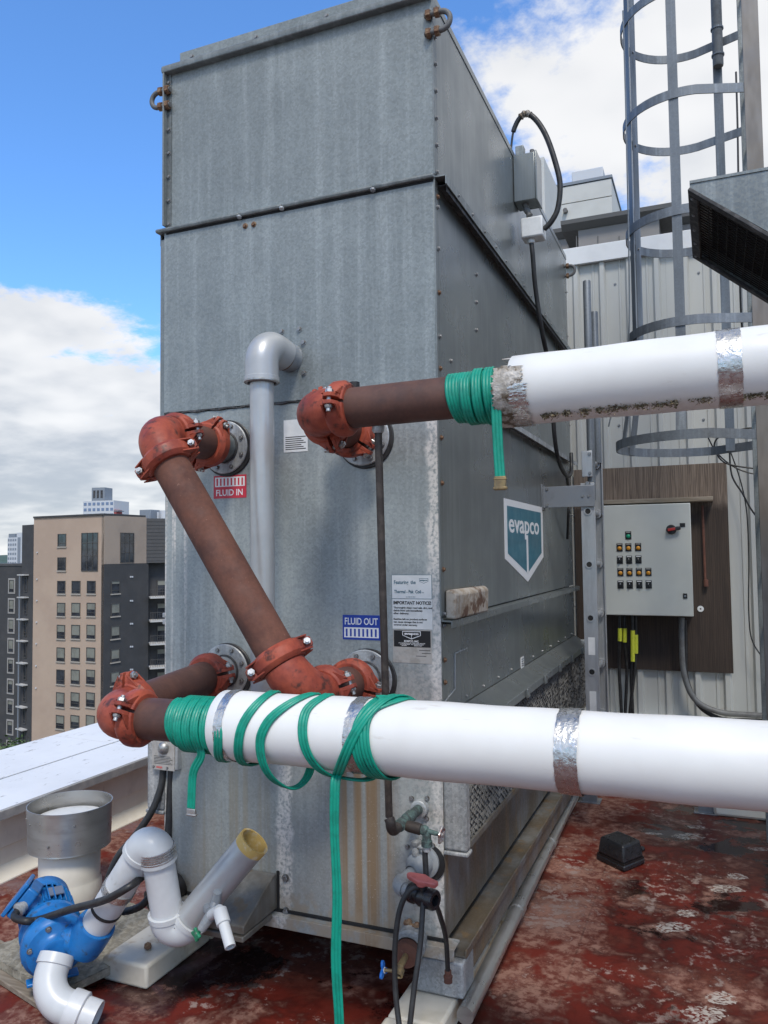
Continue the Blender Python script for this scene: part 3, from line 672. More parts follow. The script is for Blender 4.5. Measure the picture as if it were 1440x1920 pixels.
# ------------------------------------------------------------------ stickers and lettering (parts of the tower)
def stickers():
    t = TOWER; X = V((1, 0, 0)); Z = V((0, 0, 1)); yf = -.0035
    def plate(x0, x1, z0, z1, mat, name, y=yf, th=.0012, label=None, parent=t):
        return MB().box((x0, y-th, z0), (x1, y, z1)).build(name, mat, parent, label=label)
    def txt(body, x, z, size, mat, parent, w=None, y=yf-.0013, bold=0.0):
        return text_mb(body, size, (x, y, z), X, Z, .0003, 'LEFT', w, bold).build('lettering', mat, parent, smooth=0)
    # FLUID IN
    s = plate(-.979, -.822, 1.881, 1.975, 'label_red', 'fluid_in_sticker', label='red sticker reading FLUID IN')
    w = plate(-.972, -.829, 1.929, 1.968, 'ink_white', 'sticker_band', yf-.0013, .0003, parent=s)
    for i in range(8):
        x = -.965+i*.0172; plate(x, x+.0075, 1.933, 1.963, 'label_red', 'arrow', yf-.0017, .0003, parent=s)
    txt('FLUID IN', -.967, 1.892, .036, 'ink_white', s, .128, yf-.0013, .0005)
    # FLUID OUT
    s = plate(-.394, -.239, 1.323, 1.416, 'label_blue', 'fluid_out_sticker', label='blue sticker reading FLUID OUT')
    plate(-.388, -.245, 1.331, 1.369, 'ink_white', 'sticker_band', yf-.0013, .0003, parent=s)
    for i in range(8):
        x = -.381+i*.0172; plate(x, x+.0075, 1.335, 1.364, 'label_blue', 'arrow', yf-.0017, .0003, parent=s)
    txt('FLUID OUT', -.385, 1.380, .036, 'ink_white', s, .137, yf-.0013, .0005)
    # thermal-pak card
    s = plate(-.191, -.032, 1.479, 1.568, 'ink_teal', 'coil_card', label='white card with teal lettering')
    plate(-.1895, -.0335, 1.4805, 1.5665, 'label_white', 'card_face', yf-.0013, .0002, parent=s)
    txt('Featuring  the', -.181, 1.534, .019, 'ink_teal', s, .086, yf-.0016, .0004)
    txt('Thermal - Pak  Coil', -.181, 1.500, .017, 'ink_teal', s, .106, yf-.0016, .0004); txt('TM', -.073, 1.500, .007, 'ink_teal', s, .009, yf-.0016)
    txt('U.S. PATENT NO. 4755331', -.133, 1.4845, .005, 'ink_teal', s, .036, yf-.0016)
    def shield(x0, x1, z0, z1, zt, mat, parent, y, th):
        xm = (x0+x1)/2; MB().prism([(x0, y, z1), (x1, y, z1), (x1, y, z0), (xm, y, zt), (x0, y, z0)], (0, -th, 0)).build('emblem', mat, parent, smooth=0)
    shield(-.081, -.046, 1.543, 1.555, 1.536, 'ink_teal', s, yf-.0015, .0002); shield(-.0795, -.0475, 1.5435, 1.5535, 1.5375, 'label_white', s, yf-.0018, .0002)
    txt('evapco', -.078, 1.5455, .008, 'ink_teal', s, .029, yf-.0022, .0003)
    # notice
    s = plate(-.189, -.032, 1.3685, 1.4785, 'label_white', 'notice_card', label='white card headed IMPORTANT NOTICE!')
    txt('IMPORTANT NOTICE!', -.184, 1.459, .0165, 'ink_black', s, .148, yf-.0014, .0006)
    for i, l in enumerate(('Thoroughly clean road salt, dirt, and', 'debris from unit immediately', 'after delivery.', '', 'Residue left on product surfaces', 'can cause damage that is not', 'covered under warranty.')):
        if l: txt(l, -.184, 1.4435-i*.0105, .0092, 'ink_black', s, .0041*len(l), yf-.0014, .0003)
    # maker's plate
    s = plate(-.188, -.036, 1.2445, 1.3665, 'label_plate', 'maker_plate', label='black and grey metal maker plate reading EVAPCO, INC.')
    plate(-.184, -.040, 1.303, 1.363, 'label_black', 'plate_face', yf-.0013, .0003, parent=s)
    shield(-.150, -.078, 1.345, 1.361, 1.331, 'ink_white', s, yf-.0016, .0002); shield(-.1475, -.0805, 1.3462, 1.3585, 1.3342, 'label_black', s, yf-.0019, .0002)
    txt('evapco', -.142, 1.348, .0125, 'ink_white', s, .056, yf-.0023, .0005); plate(-.1148, -.1132, 1.334, 1.347, 'ink_white', 'emblem_line', yf-.0021, .0002, parent=s)
    txt('EVAPCO, INC.', -.143, 1.321, .0095, 'ink_white', s, .058, yf-.0017, .0003)
    for i, l in enumerate(('5151 ALLENDALE LANE, TANEYTOWN, MD 21787', '(410)756-2600   Fax (410)756-6450', 'MODEL                SERIAL NO.')): txt(l, -.165+i*.006, 1.3155-i*.0045, .0042, 'ink_white', s, .104-i*.012, yf-.0017, .0001)
    for i, (x, w_) in enumerate(((-.085, .043), (-.075, .035), (-.098, .04))): plate(x, x+w_, 1.291-i*.0105, 1.293-i*.0105, 'ink_black', 'stamped_line', yf-.0013, .0002, parent=s)
    # small print sticker beside the upper right flange
    a = at(533, 812, Y=0); b = at(578, 846, Y=0)
    s = plate(a.x, b.x, b.z, a.z+.05, 'label_white', 'small_print_sticker')
    for i in range(7): plate(a.x+.008, b.x-.008-.01*(i % 3), b.z+.010+i*.008, b.z+.0135+i*.008, 'ink_black', 'sticker_line', yf-.0013, .0002, parent=s)
    # ---- emblem on the side panel (reads along +Y)
    xs = .0015
    def sh(y0, y1, zt, zm, tip, mat, x, nm, par, th=.0012):
        ym = (y0+y1)/2; return MB().prism([(x, y0, zt), (x, y1, zt), (x, y1, zm), (x, ym+.03, tip), (x, y0, zm)], (th, 0, 0)).build(nm, mat, par, smooth=0, label='teal and white shield emblem reading evapco' if par is t else None)
    e = sh(.965, 1.885, 1.905, 1.615, 1.487, 'ink_white', .0005, 'emblem_sticker', t)
    sh(1.02, 1.83, 1.872, 1.640, 1.533, 'label_teal', .0018, 'emblem_field', e, .0006)
    MB().box((.0025, 1.435, 1.535), (.0031, 1.475, 1.735)).build('emblem_line', 'ink_white', e, smooth=0)
    text_mb('evapco', .135, (.0026, 1.05, 1.745), (0, 1, 0), (0, 0, 1), .0004, 'LEFT', .72, .0022).build('lettering', 'ink_white', e, smooth=0)
stickers()

# ================================================================== PIPEWORK
RP, RJ = .065, .1025       # bare pipe and insulation jacket radius
def coupling(parent, c, axis, ear, r=RP, w=.062):
    """grooved clamp: two half housings with bolt ears, two track bolts"""
    c = V(c); a, e, t = frame(axis, ear)
    for s in (1, -1):
        m = MB(); n = 18; prof = [(r-.004, -w/2), (r+.012, -w/2), (r+.020, -w/2+.008), (r+.0255, -w/4), (r+.0265, 0), (r+.0255, w/4), (r+.020, w/2-.008), (r+.012, w/2), (r-.004, w/2)]
        vs = []; fs = []; k_ = len(prof)
        for i in range(n+1):
            an = R_(4+172*i/n); d = e*math.cos(an)+t*(math.sin(an)*s)
            for (rr, h) in prof:
                vs.append(c+d*rr+a*h)
        for i in range(n):
            for k in range(k_-1):
                q = [i*k_+k, i*k_+k+1, (i+1)*k_+k+1, (i+1)*k_+k]; fs.append(q if s > 0 else q[::-1])
        m.add(vs, fs)
        # end caps, ears with sloping webs
        for sg in (1, -1):
            d = e*sg
            p0 = c+t*(s*.006)
            poly = [p0+d*(r-.002)-a*(w*.42), p0+d*(r+.028)-a*(w*.42), p0+d*(r+.052)-a*(w*.20), p0+d*(r+.052)+a*(w*.20), p0+d*(r+.028)+a*(w*.42), p0+d*(r-.002)+a*(w*.42)]
            m.prism(poly, t*(s*.013))
            for hh in (-.40, .34):
                b0 = c+a*(w*hh)
                web = [b0+d*(r+.046)+t*(s*.019), b0+d*(r+.0)+t*(s*.019), b0+(d*math.cos(R_(40))+t*(s*math.sin(R_(40))))*(r+.02), b0+(d*math.cos(R_(30))+t*(s*math.sin(R_(30))))*(r+.026)]
                m.prism(web, a*.006)
        h = m.build('coupling_half', 'red_iron', parent, bevel=.0014, smooth=32)
        if s > 0:
            for sg in (1, -1):
                b = MB(); o = c+e*(sg*(r+.036)); b.cyl(o-t*.040, o+t*.040, .0072, 10)
                b.lathe([(0, 0), (.012, 0), (.0135, .004), (.011, .010), (0, .012)], o+t*.019, t, 12)
                b.build('track_bolt', 'zinc', h)
                MB().hexnut(o-t*.019, -t, .0135, .014).build('nut', 'zinc', h, smooth=20)
def elbow_path(p, din, dout, L, n=14):
    """arc tangent to both directions, centre-to-end L"""
    p, a, b = V(p), V(din).normalized(), V(dout).normalized()
    s, e = p-a*L, p+b*L; th = a.angle(b); rad = L/math.tan((math.pi-th)/2) if False else L/math.tan(th/2)
    cen = s+((b-a*a.dot(b)).normalized())*rad
    u = (s-cen).normalized(); w = a
    return [cen+(u*math.cos(th*i/n)+w*math.sin(th*i/n))*rad for i in range(n+1)]
def elbow(parent, p, din, dout, L=.105, r=RP+.006, mat='red_iron', name='elbow'):
    path = elbow_path(p, din, dout, L); n = len(path)
    rs = [r+.0035*math.sin(math.pi*i/(n-1)) for i in range(n)]
    m = MB(); m.tube(path, rs, 28)
    # cast mark
    mid = path[n//2]; return m.build(name, mat, parent, smooth=60)

# --- crossover: upper left flange -> diagonal -> lower right flange
A0, A1 = V((-.919, -.10, 2.09)), V((-.919, -.47, 2.09))
L1, L0 = V((-.298, -.50, 1.185)), V((-.298, -.10, 1.18))
t = empty('crossover_pipe', (-.5, -.3, 1.2), 'rusty diagonal crossover pipe with red clamped elbows across the tower front', 'pipe')
dg = (L1-A1).normalized()
MB().cyl((-.919, -.085, 2.09), (-.919, -.40, 2.09), RP, 28).build('pipe', 'brown_pipe', t, label='short dark nipple at the upper flange')
coupling(t, (-.919, -.125, 2.09), (0, 1, 0), (.55, 0, .8)); coupling(t, (-.919, -.335, 2.09), (0, 1, 0), (.85, 0, .2))
elbow(t, A1, (0, -1, 0), dg, .095)
coupling(t, A1+dg*.125, dg, (-1, -.4, 0))
MB().cyl(A1+dg*.10, L1-dg*.12, RP, 32).build('pipe', 'rust_pipe', t, label='long diagonal rusty pipe')
coupling(t, L1-dg*.155, dg, (-.9, -.5, 0))
elbow(t, L1, dg, (0, 1, 0), .125)
coupling(t, L1+V((0, .15, 0)), (0, 1, 0), (.9, 0, .35))
MB().cyl(L1+V((0, .1, 0)), (-.298, -.085, 1.18), RP, 28).build('pipe', 'brown_pipe', t, label='short dark nipple at the lower flange')
coupling(t, (-.298, -.135, 1.18), (0, 1, 0), (.9, 0, -.25))

# --- upper line: upper right flange -> elbow -> right
BZ = at(640, 768, Y=-.45).z
B1 = V((-.298, -.45, BZ)); B2 = at(1440, 684, Y=-.45); bd = (B2-B1).normalized()
sB = lambda px: B1+bd*((at(px, 740, Y=-.45).x-B1.x)/bd.x)
UB = empty('insulated_pipe', (.3, -.45, BZ-.1), 'upper white jacketed pipe leaving the red clamped elbow', 'pipe', 'insulated water pipes')
MB().cyl((-.298, -.085, 2.09), (-.298, -.36, BZ), RP, 28).build('pipe', 'brown_pipe', UB)
coupling(UB, (-.298, -.135, 2.09), (0, 1, 0), (.8, 0, -.6)); coupling(UB, (-.298, -.315, BZ-.004), (0, 1, 0), (.3, 0, -1))
elbow(UB, B1, (0, -1, 0), bd, .095)
coupling(UB, B1+bd*.125, bd, (0, -1, .15), w=.066)
MB().cyl(B1+bd*.10, B1+bd*.78, RP, 36).build('pipe', 'brown_pipe', UB, label='bare brown pipe end')
jb = sB(965)
def jacket(parent, p, q, label=None):
    m = MB(); a = V(q)-V(p); n = 60; L = a.length; prof = [(RP+.004, .012), (RJ-.004, 0), (RJ, .004)]
    for i in range(1, n): prof.append((RJ+.0011*math.sin(i*1.3)+.0009*math.sin(i*.41+L), .004+(L-.008)*i/n))
    prof += [(RJ, L), (RP, L)]
    m.lathe(prof, p, a, 56); return m.build('insulation_jacket', 'white_jacket', parent, label=label, smooth=60)
jacket(UB, jb, B1+bd*4.2)
def tape_band(parent, c, axis, w, r, label=None, jag=.0013, seg=72, mat='foil', a0=0, a1=360, seed=1):
    rnd = random.Random(seed); c = V(c); a, e, t_ = frame(axis); m = MB(); vs = []; fs = []; n = seg; rows = 6
    j0 = [rnd.uniform(-1, 1) for _ in range(n+1)]; j1 = [rnd.uniform(-1, 1) for _ in range(n+1)]
    full = (a1-a0) >= 360
    if full: j0[n] = j0[0]; j1[n] = j1[0]
    rr = [[rnd.uniform(0, .0022) for _ in range(rows+1)] for _ in range(n+1)]
    if full: rr[n] = rr[0]
    for i in range(n+1):
        an = R_(a0+(a1-a0)*i/n); d = e*math.cos(an)+t_*math.sin(an)
        for k in range(rows+1):
            h = -w/2+w*k/rows
            if k == 0: h += j0[i]*jag
            if k == rows: h += j1[i]*jag
            vs.append(c+d*(r+.0016+rr[i][k])+a*h)
    for i in range(n):
        for k in range(rows):
            q = [i*(rows+1)+k, i*(rows+1)+k+1, (i+1)*(rows+1)+k+1, (i+1)*(rows+1)+k]; fs.append(q[::-1])
    m.add(vs, fs); return m.build('foil_tape', mat, parent, label=label, smooth=25)
tape_band(UB, sB(1369)+V((0, 0, 0)), bd, .058, RJ, seed=3)
tape_band(UB, sB(966), bd, .085, RJ+.001, jag=.006, mat='torn_wrap', a0=60, a1=230, seed=5, label='torn silver wrap at the jacket end')
tape_band(UB, sB(985), bd, .05, RJ+.0015, jag=.007, mat='foil', a0=90, a1=190, seed=8)
m = MB(); rnd = random.Random(4)
for k in range(16):
    a_ = 2*math.pi*k/16; d = V((0, math.cos(a_), math.sin(a_))); b = sB(952)
    p = b+d*(RP+.006); q = b-bd*rnd.uniform(-.008, .008)+d*(RP+rnd.uniform(.024, .036)); s_ = V((0, -math.sin(a_), math.cos(a_)))*rnd.uniform(.015, .03)
    m.add([p+bd*.03, p+bd*.03+s_, q+s_*.8+bd*.006, q, q+bd*.05, q+s_+bd*.05], [[0, 1, 2, 3], [3, 2, 5, 4]])
m.build('torn_insulation', 'torn_wrap', UB, smooth=0)
# moss tufts along the underside of the jacket: one lumpy growth each
def clump(c, r, sx, rnd, n=110):
    m = MB()
    for _ in range(n):
        p = V(c)+V((rnd.gauss(0, sx*.5), rnd.gauss(0, .004), rnd.gauss(0, .006)))
        s = rnd.uniform(.002, .005); ax = [V((rnd.uniform(-1, 1), rnd.uniform(-1, 1), rnd.uniform(-1, 1))).normalized() for _ in range(2)]
        m.add([p+ax[0]*s, p+ax[1]*s, p-ax[0]*s, p-ax[1]*s], [[0, 1, 2, 3]])
    return m
rnd = random.Random(11)
for px, py, w_ in ((1037, 787, .012), (1062, 781, .008), (1095, 777, .010), (1150, 771, .016), (1166, 768, .018), (1205, 765, .018), (1240, 763, .016), (1263, 760, .010), (1320, 753, .018), (1410, 745, .010), (1430, 741, .018), (1020, 789, .006), (1123, 775, .006)):
    # point on the jacket skin
    d = ray(px, py); c0 = sB(px)
    q = at(px, py, Y=c0.y-RJ*.62); v = V((0, q.y-c0.y, q.z-(B1.z+bd.z*(q.x-B1.x)/bd.x))); v = v.normalized()*(RJ+.002)
    clump(V((q.x, c0.y, B1.z+bd.z*(q.x-B1.x)/bd.x))+v, .01, w_*1.6, rnd).build('moss_tuft', 'moss', UB, smooth=0)
# black plug on top of the pipe
q = at(665, 735, Y=-.40); m = MB(); m.cyl(q+V((0, 0, -.03)), q+V((0, 0, .03)), .013, 12); m.cyl(q+V((0, 0, .012)), q+V((0, 0, .032)), .018, 8); m.build('pipe_plug', 'black_rubber', UB)
for px, py in ((641, 737), (640, 752), (640, 771)):
    d = at(px, py, Y=-.45-RP*.8); MB().lathe([(0, 0), (.004, 0), (.003, .002), (0, .002)], d+V((0, .006, 0)), (0, -1, 0), 8).build('paint_spot', 'ink_white', UB)
MB().lathe([(0, 0), (.008, 0), (.006, .005), (0, .006)], at(956, 690, Y=-.45-RJ*.86), (0, -1, .5), 8).build('jacket_rivet', 'screw_metal', UB)

# --- lower line: lower left flange -> elbow -> right
CY = -.685
c_a, c_b = at(300, 1349, Y=CY), at(1440, 1436, Y=CY)
cdv = (c_b-c_a).normalized(); C1 = c_a+cdv*((-.919-c_a.x)/cdv.x)
sC = lambda px: C1+cdv*((at(px+12, 1390, Y=CY).x-C1.x)/cdv.x)
LB = empty('insulated_pipe', (0, CY, C1.z-.1), 'lower white jacketed pipe crossing in front of the tower base', 'pipe', 'insulated water pipes')
st = (C1-V((-.919, 0, 1.18))).normalized()
MB().cyl((-.919, -.085, 1.178), C1-st*.09, RP, 28).build('pipe', 'brown_pipe', LB, label='dark pipe toward the elbow')
coupling(LB, V((-.919, -.13, 1.175)), (0, 1, 0), (.95, 0, .2))
elbow(LB, C1, st, cdv, .095); coupling(LB, C1-st*.125, st, (-.2, 0, 1)); coupling(LB, C1+cdv*.125, cdv, (0, -.85, .45), w=.066)
MB().cyl(C1+cdv*.10, C1+cdv*.62, RP, 36).build('pipe', 'brown_pipe', LB, label='bare brown pipe before the jacket')
jacket(LB, sC(408), C1+cdv*4.3)
tape_band(LB, sC(432), cdv, .028, RJ, seed=12); tape_band(LB, sC(672), cdv, .040, RJ, seed=13)
tape_band(LB, sC(1051), cdv, .030, RJ, seed=14); tape_band(LB, sC(1069), cdv, .034, RJ+.0014, seed=15)

# ------------------------------------------------------------------ green flat hoses
HP = []
def hose_profile(w=.0148, th=.0036):
    top = []; n = 12
    for i in range(n+1):
        u = -1+2*i/n; top.append((u*w, th*(.30+.70*abs(math.sin(1.5*math.pi*(u+1))))*(1 if abs(u) < .99 else .4)))
    return top+[(a, -b) for a, b in top[::-1]]
HP = hose_profile()
def wrap(base, axis, knots, r=RP, n=10, up=V((0, 0, 1))):
    """knots: (pixel column along the pipe or a distance, angle in degrees, lift); 0 top, 90 front, 180 under, 270 behind"""
    a = V(axis); e = (up-a*up.dot(a)).normalized(); f = V((0, -1, 0)); f = (f-a*f.dot(a)).normalized()
    ks = smooth_path([V((s, th, lf)) for s, th, lf in knots], n); path = []; ups = []
    for k in ks:
        d = e*math.cos(R_(k.y))+f*math.sin(R_(k.y)); path.append(base+a*k.x+d*(r+.0042+k.z)); ups.append(d)
    return path, ups
# upper coil
sx = lambda px, b, ax, y: (at(px, 740 if b is B1 else 1390, Y=y).x-b.x)/ax.x
rnd = random.Random(21)
kn = []; s0, s1 = sx(853, B1, bd, -.45), sx(936, B1, bd, -.45); N = 7
for i in range(N*4+1):
    s = s0+(s1-s0)*i/(N*4); th = i*90; lf = .0005
    if i % 4 == 2: lf = .006+.022*(i/(N*4))**1.5+rnd.uniform(0, .004); s += .012
    kn.append((s+rnd.uniform(-.002, .002), th, lf))
p, u = wrap(B1, bd, kn)
m = MB(); m.ribbon(p, u, HP)
kn2 = [(s0+(s1-s0)*(i/16.)+.008, i*90-30, .008+(.014 if i % 4 == 2 else 0)) for i in range(5, 17)]
p2, u2 = wrap(B1, bd, kn2); m.ribbon(p2, u2, HP)
tl = [at(930, 728, Y=-.45-RP-.012), at(931, 780, Y=-.53), at(934, 840, Y=-.53), at(938, 900, Y=-.535)]
pp = smooth_path([p[-1]]+tl, 8); m.ribbon(pp, [V((.15, -1, 0))]*len(pp), HP)
h = empty('flat_hose', B1+bd*s0, 'green flat ribbed hose coiled on the upper brown pipe', 'hose', 'green flat hoses')
m.build('hose', 'green_hose', h, smooth=60)
q = at(938, 906, Y=-.535); m = MB(); m.cbox(q, (.034, 0, 0), (0, .012, 0), (.002, 0, .040)); m.cbox(q+V((0, 0, -.014)), (.040, 0, 0), (0, .015, 0), (0, 0, .008)); m.cbox(q+V((0, 0, .012)), (.038, 0, 0), (0, .014, 0), (0, 0, .006)); m.build('end_clip', 'brass', h, bevel=.002)
# lower coil, spiral and long drop
hx = lambda px: sx(px+14, C1, cdv, CY)
h = empty('flat_hose', sC(370)-V((0, 0, .1)), 'green flat ribbed hose wound along the lower pipe and trailing to the roof', 'hose', 'green flat hoses')
kn = []; N = 7; s0, s1 = hx(326), hx(404)
for i in range(N*4+1):
    s = s0+(s1-s0)*i/(N*4); lf = .0005
    if i % 4 == 2: lf = .004+.016*(i/(N*4))**1.2+rnd.uniform(0, .004); s += .014
    kn.append((s+rnd.uniform(-.002, .002), i*90, lf))
b_ = N*360; D_ = RJ-RP
kn += [(hx(432), b_+90, D_*.9), (hx(414), b_+180, D_), (hx(455), b_+270, D_), (hx(498), b_+360, D_), (hx(472), b_+450, D_), (hx(460), b_+540, D_+.004), (hx(510), b_+630, D_), (hx(572), b_+710, D_), (hx(520), b_+790, D_+.001), (hx(508), b_+830, D_+.003), (hx(518), b_+878, D_+.040), (hx(534), b_+900, D_+.062), (hx(546), b_+915, D_+.050), (hx(550), b_+945, D_+.014), (hx(560), b_+990, D_), (hx(600), b_+1075, D_), (hx(584), b_+1130, D_), (hx(594), b_+1195, D_), (hx(624), b_+1245, D_+.012), (hx(676), b_+1265, D_+.016), (hx(700), b_+1350, D_), (hx(702), b_+1440, D_), (hx(682), b_+1520, D_), (hx(704), b_+1620, D_+.004), (hx(735), b_+1710, D_), (hx(744), b_+1795, D_), (hx(702), b_+1840, D_+.002), (hx(700), b_+1890, D_+.002), (hx(722), b_+1975, D_+.004), (hx(735), b_+2060, D_), (hx(722), b_+2150, D_+.003), (hx(700), b_+2170, D_+.006)]
p, u = wrap(C1, cdv, kn, RP, 9); m = MB(); m.ribbon(p, u, HP)
kn = [(s0+.012+(s1-s0)*i/20., i*90+40, .009+(.012 if i % 4 == 1 else 0)) for i in range(2, 18)]
p2, u2 = wrap(C1, cdv, kn); m.ribbon(p2, u2, HP)
# strand rising from under the pipe to the knot, and the drop to the roof
kn = [(hx(745), -40, D_+.006), (hx(724), 5, D_+.008), (hx(697), 50, D_+.006), (hx(664), 105, D_+.004), (hx(630), 158, D_+.005)]
p3, u3 = wrap(C1, cdv, kn, RP, 9)
dr = [at(628, 1475, Y=CY-.06), at(627, 1560, Y=CY-.065), at(632, 1680, Y=CY-.07), at(630, 1800, Y=CY-.075), at(636, 1918, Y=CY-.08)]
e_ = dr[-1]; dr += [e_+V((.012, -.02, -.14)), V((e_.x+.02, CY-.14, .03)), V((e_.x-.0, CY-.26, .006)), V((e_.x-.05, CY-.5, .006))]
pp = smooth_path([p3[-1]]+dr, 8); ups = [V((.1*math.sin(i*.25), -1, .0)) if q_.z > .06 else V((0, -.3, 1)) for i, q_ in enumerate(pp)]
m.ribbon(p3, u3, HP); m.ribbon(pp, ups, HP)
# short tail under the coil
tl = [sC(380)+V((0, -RP-.006, -.03)), at(377, 1415, Y=CY-.06), at(362, 1450, Y=CY-.05), at(358, 1515, Y=CY-.05)]
pp = smooth_path(tl, 8); m.ribbon(pp, [V((0, -1, .1))]*len(pp), HP)
m.build('hose', 'green_hose', h, smooth=60)
q = at(359, 1523, Y=CY-.05); m = MB(); m.cbox(q, (.030, 0, 0), (0, .010, 0), (0, 0, .022)); m.cbox(q+V((.001, 0, -.007)), (.036, 0, 0), (0, .013, 0), (.001, 0, .006)); m.build('end_clip', 'zinc', h, bevel=.002)

# ------------------------------------------------------------------ tall grey pipe on the front
def grey_riser():
    y = -.185; top = at(490, 668, Y=y); x = top.x+.002; z = 2.43
    t = empty('riser_pipe', (x, y, 1.0), 'silver grey plastic pipe dropping down the tower front from an elbow', 'pipe')
    o = at(546, 672, Y=0); zc = o.z
    hor = V((o.x, 0, zc)); cor = V((x, y, zc))
    dx = (cor-hor).normalized()
    m = MB(); m.lathe([(.05, 0), (.0565, .0), (.0565, .055), (.05, .055)], hor, dx, 32); m.build('wall_stub', 'mid_pvc', t)
    m = MB(); m.lathe([(.0575, .052), (.060, .055), (.060, .060), (.0575, .063)], hor, dx, 32); m.build('rust_ring', 'rusty_bolt', t)
    cor = cor+V((0, 0, .012)); path = [hor+dx*.056]+elbow_path(cor, dx, (0, 0, -1), .07)+[cor+V((0, 0, -.135))]
    m = MB(); m.tube(path, .0635, 32); m.lathe([(.0630, 0), (.0665, .002), (.0665, .022), (.055, .024)], cor+V((0, 0, -.122)), (0, 0, -1), 32); m.build('elbow', 'silver_pvc', t, smooth=50)
    m = MB(); m.lathe([(.0660, 0), (.068, .002), (.068, .007), (.064, .009)], cor+V((0, 0, -.137)), (0, 0, -1), 32); m.build('band', 'zinc', t)
    m = MB(); m.cyl(cor+V((0, 0, -.13)), (x, y, 1.10), .0455, 32); m.build('pipe', 'silver_pvc', t)
    m = MB(); m.lathe([(.046, 0), (.054, .0), (.055, .01), (.055, .075), (.046, .08)], (x, y, 1.06), (0, 0, 1), 28); m.build('rubber_coupling', 'black_rubber', t)
    for z_ in (1.075, 1.125):
        m = MB(); m.lathe([(.055, 0), (.0568, .0), (.0568, .012), (.055, .012)], (x, y, z_-.005), (0, 0, 1), 28); m.build('hose_clamp', 'zinc', t)
    path = [V((x, y, 1.08))]+elbow_path((x, y, .985), (0, 0, -1), (0, 1, 0), .06)+[V((x, -.003, .985))]
    m = MB(); m.tube(path, .0455, 24); m.build('lower_bend', 'silver_pvc', t, smooth=50)
grey_riser()

# ------------------------------------------------------------------ dark bleed line with valves at the corner
def bleed_line():
    a = at(709, 803, Y=-.43); b = at(730, 1546, Y=-.30)
    t = empty('bleed_line', (b.x, b.y, b.z-.05), 'thin dark copper line dropping to a green tarnished valve near the corner post', 'pipe')
    w = at(790, 1513, Y=0); e = at(733, 1562, Y=-.30)
    # vertical
    m = MB(); m.tube([a, b+(a-b)*.02], .0125, 14); m.build('pipe', 'copper_dark', t)
    m = MB(); m.lathe([(.0125, 0), (.019, .001), (.020, .02), (.0145, .028)], a+V((0, 0, .012)), (0, 0, -1), 12); m.build('fitting', 'galv_light', t)
    d2 = (V((w.x, 0, w.z))-e).normalized()
    m = MB(); m.tube([b+V((0, 0, .02))]+elbow_path(e, (b-a).normalized(), d2, .035)+[e+d2*.06], .0175, 16); m.build('elbow', 'copper_dark', t, smooth=50)
    m = MB(); m.lathe([(.013, 0), (.017, 0), (.017, .03), (.021, .032), (.021, .06), (.016, .062), (.016, .10), (.022, .103), (.022, .145), (.018, .15), (.018, .30)], e+d2*.045, d2, 14); m.build('valve_body', 'verdigris', t)
    m = MB(); m.lathe([(.02, 0), (.031, 0), (.031, .03), (.026, .034), (.018, .034)], (w.x, 0, w.z), (0, -1, 0), 20); m.build('wall_bushing', 'galv_light', t)
    tee = e+d2*.095; x1 = at(800, 1558, Y=tee.y)
    dr = (x1-tee).normalized()
    m = MB(); m.tube([tee, x1], .0105, 12); m.lathe([(.011, 0), (.017, 0), (.019, .01), (.019, .05), (.013, .055)], tee+dr*.02, dr, 12); m.build('branch', 'copper_dark', t)
    m = MB(); m.lathe([(.010, -.012), (.015, -.01), (.018, 0), (.015, .012), (.009, .016), (.007, .055)], x1-dr*.01, dr, 12); m.lathe([(.012, 0), (.015, .01), (.015, .03), (.019, .032), (.019, .05), (.015, .052)], x1, (0, 0, -1), 12); m.build('hose_bibb', 'verdigris', t)
    wh = x1+dr*.052; a_, e_, t_ = frame(dr)
    m = MB(); m.tube([wh+(e_*math.cos(2*math.pi*k/20)+t_*math.sin(2*math.pi*k/20))*.024*(1+.10*math.cos(5*2*math.pi*k/20)) for k in range(20)], .0045, 8, closed=True)
    for k in range(4):
        d = e_*math.cos(k*math.pi/2)+t_*math.sin(k*math.pi/2); m.cyl(wh, wh+d*.024, .003, 6)
    m.cyl(wh-dr*.006, wh+dr*.008, .007, 10); m.build('wheel_handle', 'chrome_old', t)
    # short black hose from the bibb down
    hp = smooth_path([x1+V((0, 0, -.05)), at(797, 1600, Y=x1.y), at(799, 1650, Y=x1.y-.01), at(795, 1668, Y=x1.y-.02)], 6)
    m = MB(); m.tube(hp, .0095, 10); m.build('hose_tail', 'black_rubber', t); m = MB(); m.lathe([(.010, 0), (.013, .001), (.013, .02), (.010, .022)], hp[0]+V((0, 0, .004)), (0, 0, -1), 12); m.build('ferrule', 'galv_light', t)
    # small pale valve next to it
    v = at(779, 1588, Y=-.06); m = MB(); m.lathe([(0, 0), (.012, .0), (.014, .02), (.010, .03), (.018, .04), (.018, .05), (0, .055)], v+V((0, 0, -.03)), (0, 0, 1), 10); m.cyl(v+V((-.02, 0, .01)), v+V((.03, 0, .0)), .009, 10); m.cyl(v+V((.0, 0, .0)), V((v.x+.01, 0, v.z)), .010, 10); m.build('pet_cock', 'galv_crust', t)
bleed_line()

